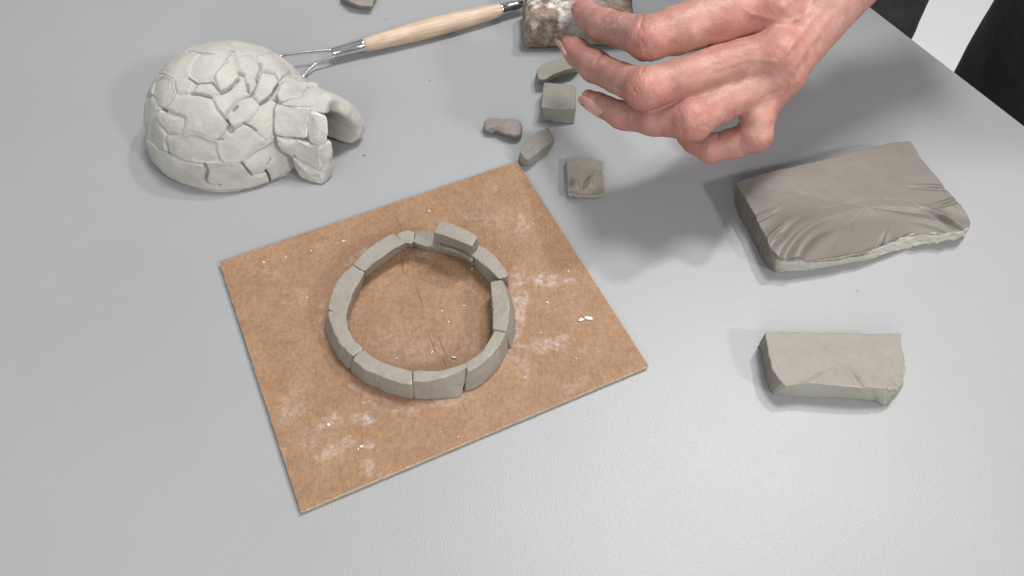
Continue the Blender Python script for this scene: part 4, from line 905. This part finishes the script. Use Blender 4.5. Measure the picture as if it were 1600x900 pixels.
# flexion creases on the inner side of the bent joints, and nail-side folds
def groove(pts, w, dep, rd=.5):
    global disp, crease
    d = np.full(len(V), 1e9)
    for a, b in zip(pts[:-1], pts[1:]):
        a = np.array(a, float); b = np.array(b, float); e = b-a; q = px-a; t = np.clip((q@e)/(e@e), 0, 1); d = np.minimum(d, np.hypot(*(q-t[:, None]*e).T))
    g = np.exp(-(d/w)**2)*(G_@(CAM-V.mean(0))/np.linalg.norm(CAM-V.mean(0)) > -.1); disp -= dep*g; crease = np.maximum(crease, rd*g)
Z3 = lambda L: [(800+x*.3125, y*.3125) for x, y in L]
for L, w, dep, rd in (([(500, 50), (470, 75), (440, 100)], 2.2, .0006, .4), ([(655, 80), (642, 110), (640, 140)], 2.2, .0007, .5), ([(455, 270), (430, 290), (412, 315)], 2.2, .0007, .5), ([(655, 345), (662, 325), (680, 312)], 2.4, .0006, .5),
                      ([(645, 195), (665, 240), (690, 290)], 1.4, .0004, .4), ([(700, 450), (725, 490), (745, 525)], 1.5, .0004, .4), ([(600, 440), (625, 470), (630, 500)], 1.4, .0003, .5), ([(845, 640), (860, 660), (850, 690)], 1.4, .0003, .4), ([(920, 640), (960, 625), (985, 640)], 1.2, .0004, .3), ([(905, 660), (935, 650), (960, 672)], 1.2, .0003, .3),
                      ([(333, 492), (350, 478), (378, 484), (420, 516), (448, 556), (446, 582)], .9, .0005, .6), ([(230, 205), (250, 212), (272, 240), (284, 276)], .8, .0003, .4),
                      ([(1115, 565), (1120, 600), (1140, 620)], 2.6, .0007, .5), ([(1035, 665), (1028, 690)], 2.0, .0006, .4), ([(1380, 425), (1383, 445), (1320, 460), (1250, 490)], 2.0, .0004, .2)):
    groove(Z3(L), w, dep, rd)
disp += .0006*fbm(V, 90, 2, 4)+.00032*fbm(V, 230, 2, 8)
def ridge(pts, w, h_):
    global disp
    d = np.full(len(V), 1e9)
    for a, b in zip(pts[:-1], pts[1:]):
        a = np.array(a, float); b = np.array(b, float); e = b-a; q = px-a; t = np.clip((q@e)/(e@e), 0, 1); d = np.minimum(d, np.hypot(*(q-t[:, None]*e).T))
    disp += h_*np.exp(-(d/w)**2)*(G_[:, 2] > .1)
ridge([(1228, 80), (1262, 40), (1300, -10)], 6, .0008); ridge([(1236, 112), (1262, 70), (1300, 20)], 5, .0006); ridge([(1222, 10), (1260, -20)], 7, .0008)
ridge([(1150, 5), (1175, 22), (1230, 36), (1262, 22), (1290, -15)], 4, .0005); ridge([(1120, 108), (1170, 92), (1215, 96), (1240, 70)], 3.5, .00035)
# fine slanting skin lines on the back of the hand
hm = sstep(1180, 1230, px[:, 0]); ln = vnoise(np.stack([(px[:, 0]*.75-px[:, 1]*.66)*.35, (px[:, 0]*.66+px[:, 1]*.75)*.05, px[:, 0]*0], 1), 1., 5); disp += ln*hm*.00010
clay_m = np.zeros(len(V))
for (x, y, r) in ((968, 36, 20), (950, 40, 14), (962, 55, 16), (1000, 82, 10), (1010, 152, 16), (995, 142, 12), (1090, 203, 12)):
    clay_m = np.maximum(clay_m, sstep(1, .3, np.hypot(px[:, 0]-x, px[:, 1]-y)/r))
V = V+G_*disp[:, None]
me = mesh_from('hand_and_forearm', V, Q.astype(np.int64), True, {'red': red, 'knuckle': kn, 'clay': clay_m, 'crease': crease})
bm = bmesh.new(); bm.from_mesh(me); bmesh.ops.recalc_face_normals(bm, faces=bm.faces); bm.to_mesh(me); bm.free()

pb = e0+ed*.12-en*.14
person = empty('person', (pb[0], pb[1], -.73), 'person in black trousers reaching a bare hand down over the table', 'person')
adopt(obj('hand_and_forearm', me, M_skin), person)
def nail(cx, cy, x0, y0, x1, y1, hw, lift=.0003):
    """nail plate laid on the fingertip surface; coordinates from the enlarged photograph"""
    c = np.array([800+cx*.3125, cy*.3125]); a = np.array([(x1-x0), (y1-y0)], float)*.3125; hl = np.linalg.norm(a)/2; a /= hl*2; b = np.array([-a[1], a[0]]); hw = hw*.3125
    n = 28; VV = []; N_ = []; ok = []
    for i in range(n):
        for j in range(n):
            u, v = -1+2*i/(n-1), -1+2*j/(n-1)
            us, vs = u*math.sqrt(1-v*v/2*.6), v*math.sqrt(1-u*u/2*.8); p2 = c+a*us*hl+b*vs*hw
            d = CF+(p2[0]-800)/FPX*np.array([1., 0, 0])-(p2[1]-450)/FPX*CU; d /= np.linalg.norm(d); t = .2; best = (1, None)
            for _ in range(80):
                p = CAM+d*t; f_ = float(tri_s(FH, p[None])[0])
                if f_ < best[0]: best = (f_, p)
                if f_ < .00005: break
                t += max(f_*.8, .0002)
                if t > .6: break
            p = best[1]; g = grad(FH, p[None])[0]; VV.append(p+g*(lift+.00025*(1-v*v)-.0002*(abs(v) > .97)-.0002*(u > .97))); N_.append(g)
    VV = np.array(VV); F = [[i*n+j, (i+1)*n+j, (i+1)*n+j+1, i*n+j+1] for i in range(n-1) for j in range(n-1)]
    inner = VV-np.array(N_)*.0006; F2 = [[x+n*n for x in f[::-1]] for f in F]; rim = [j for j in range(n)]+[i*n+n-1 for i in range(1, n)]+[(n-1)*n+j for j in range(n-2, -1, -1)]+[i*n for i in range(n-2, 0, -1)]
    F3 = [[rim[i], rim[(i+1) % len(rim)], rim[(i+1) % len(rim)]+n*n, rim[i]+n*n] for i in range(len(rim))]
    me = mesh_from('fingernail', np.concatenate([VV, inner]), F+F2+F3); bm = bmesh.new(); bm.from_mesh(me); bmesh.ops.recalc_face_normals(bm, faces=bm.faces); bm.to_mesh(me); bm.free()
    adopt(obj('fingernail', me, M_nail), person)
nail(392, 528, 338, 484, 446, 566, 28)
nail(247, 238, 226, 200, 272, 280, 9)

def leg(path, parent, seed):
    """trouser leg: hip end to floor, folds as relief"""
    n = 80; m = 64; t = np.linspace(0, len(path)-1, n); pts = np.array([p for p, r in path]); rs = np.array([r for p, r in path])
    i = np.minimum(t.astype(int), len(path)-2); f = (t-i)[:, None]; f = f*f*(3-2*f); c = pts[i]*(1-f)+pts[i+1]*f; r = rs[i]*(1-f[:, 0])+rs[i+1]*f[:, 0]
    a = np.linspace(0, 2*np.pi, m, endpoint=False); V = c[:, None, :]+np.stack([np.cos(a)[None]*r[:, None], np.sin(a)[None]*r[:, None]*1.05, np.zeros((n, m))], -1); V = V.reshape(-1, 3)
    d = np.stack([np.tile(np.cos(a), n), np.tile(np.sin(a), n), np.zeros(n*m)], 1); V = V+d*(.012*fbm(V*[1, 1, .25], 16, 3, seed)+.003*fbm(V*[1, 1, .6], 60, 2, seed+1))[:, None]
    F = [[j*m+i_, j*m+(i_+1) % m, (j+1)*m+(i_+1) % m, (j+1)*m+i_] for j in range(n-1) for i_ in range(m)]+[list(range(m)), [(n-1)*m+i_ for i_ in range(m)][::-1]]
    me = mesh_from('trouser_leg', V, F); bm = bmesh.new(); bm.from_mesh(me); bmesh.ops.recalc_face_normals(bm, faces=bm.faces); bm.to_mesh(me); bm.free()
    adopt(obj('trouser_leg', me, M_cloth), parent)
def below(x, y, z, shift, r): p = P(x, y, z); return (p+np.array([shift*r, .0, 0]), r)
zs = (-.05, -.25, -.5, -.70)
pL = P(1452, 0, -.05)
leg([(np.array([pL[0]-.085, pL[1]+.02, -.03]), .083), (np.array([pL[0]-.085, pL[1]+.02, -.3]), .075), (np.array([pL[0]-.08, pL[1]+.02, -.5]), .062), (np.array([pL[0]-.08, pL[1]+.02, -.729]), .055)], person, 3)
pR = P(1566, 62, -.05)
leg([(np.array([pR[0]+.088, pR[1]+.01, -.03]), .085), (np.array([pR[0]+.086, pR[1]+.01, -.3]), .077), (np.array([pR[0]+.08, pR[1]+.01, -.5]), .065), (np.array([pR[0]+.08, pR[1]+.01, -.729]), .058)], person, 7)

# jumper and sleeve, above the picture
pm = np.array([(pL[0]+pR[0])/2+.005, (pL[1]+pR[1])/2+.10, 0])
n = 40; m = 64; tz = np.linspace(.05, .50, n); a = np.linspace(0, 2*np.pi, m, endpoint=False); V = []
for z_ in tz:
    f = sstep(.05, .15, z_)*.15+.85; w = 1-.35*sstep(.38, .5, z_)
    for q in a: V.append(pm+np.array([.175*f*w*math.cos(q), .105*f*w*math.sin(q), z_]))
V = np.array(V); ca, sa = math.cos(-.45), math.sin(-.45); dd = V-pm; V = pm+np.stack([dd[:, 0]*ca-dd[:, 1]*sa, dd[:, 0]*sa+dd[:, 1]*ca, dd[:, 2]], 1)
V += np.stack([fbm(V, 14, 2, 1), fbm(V, 14, 2, 2), 0*V[:, 0]], 1)*.006
F = [[j*m+i, j*m+(i+1) % m, (j+1)*m+(i+1) % m, (j+1)*m+i] for j in range(n-1) for i in range(m)]+[list(range(m))[::-1], [(n-1)*m+i for i in range(m)]]
adopt(obj('jumper', mesh_from('jumper', V, F), M_cloth), person)
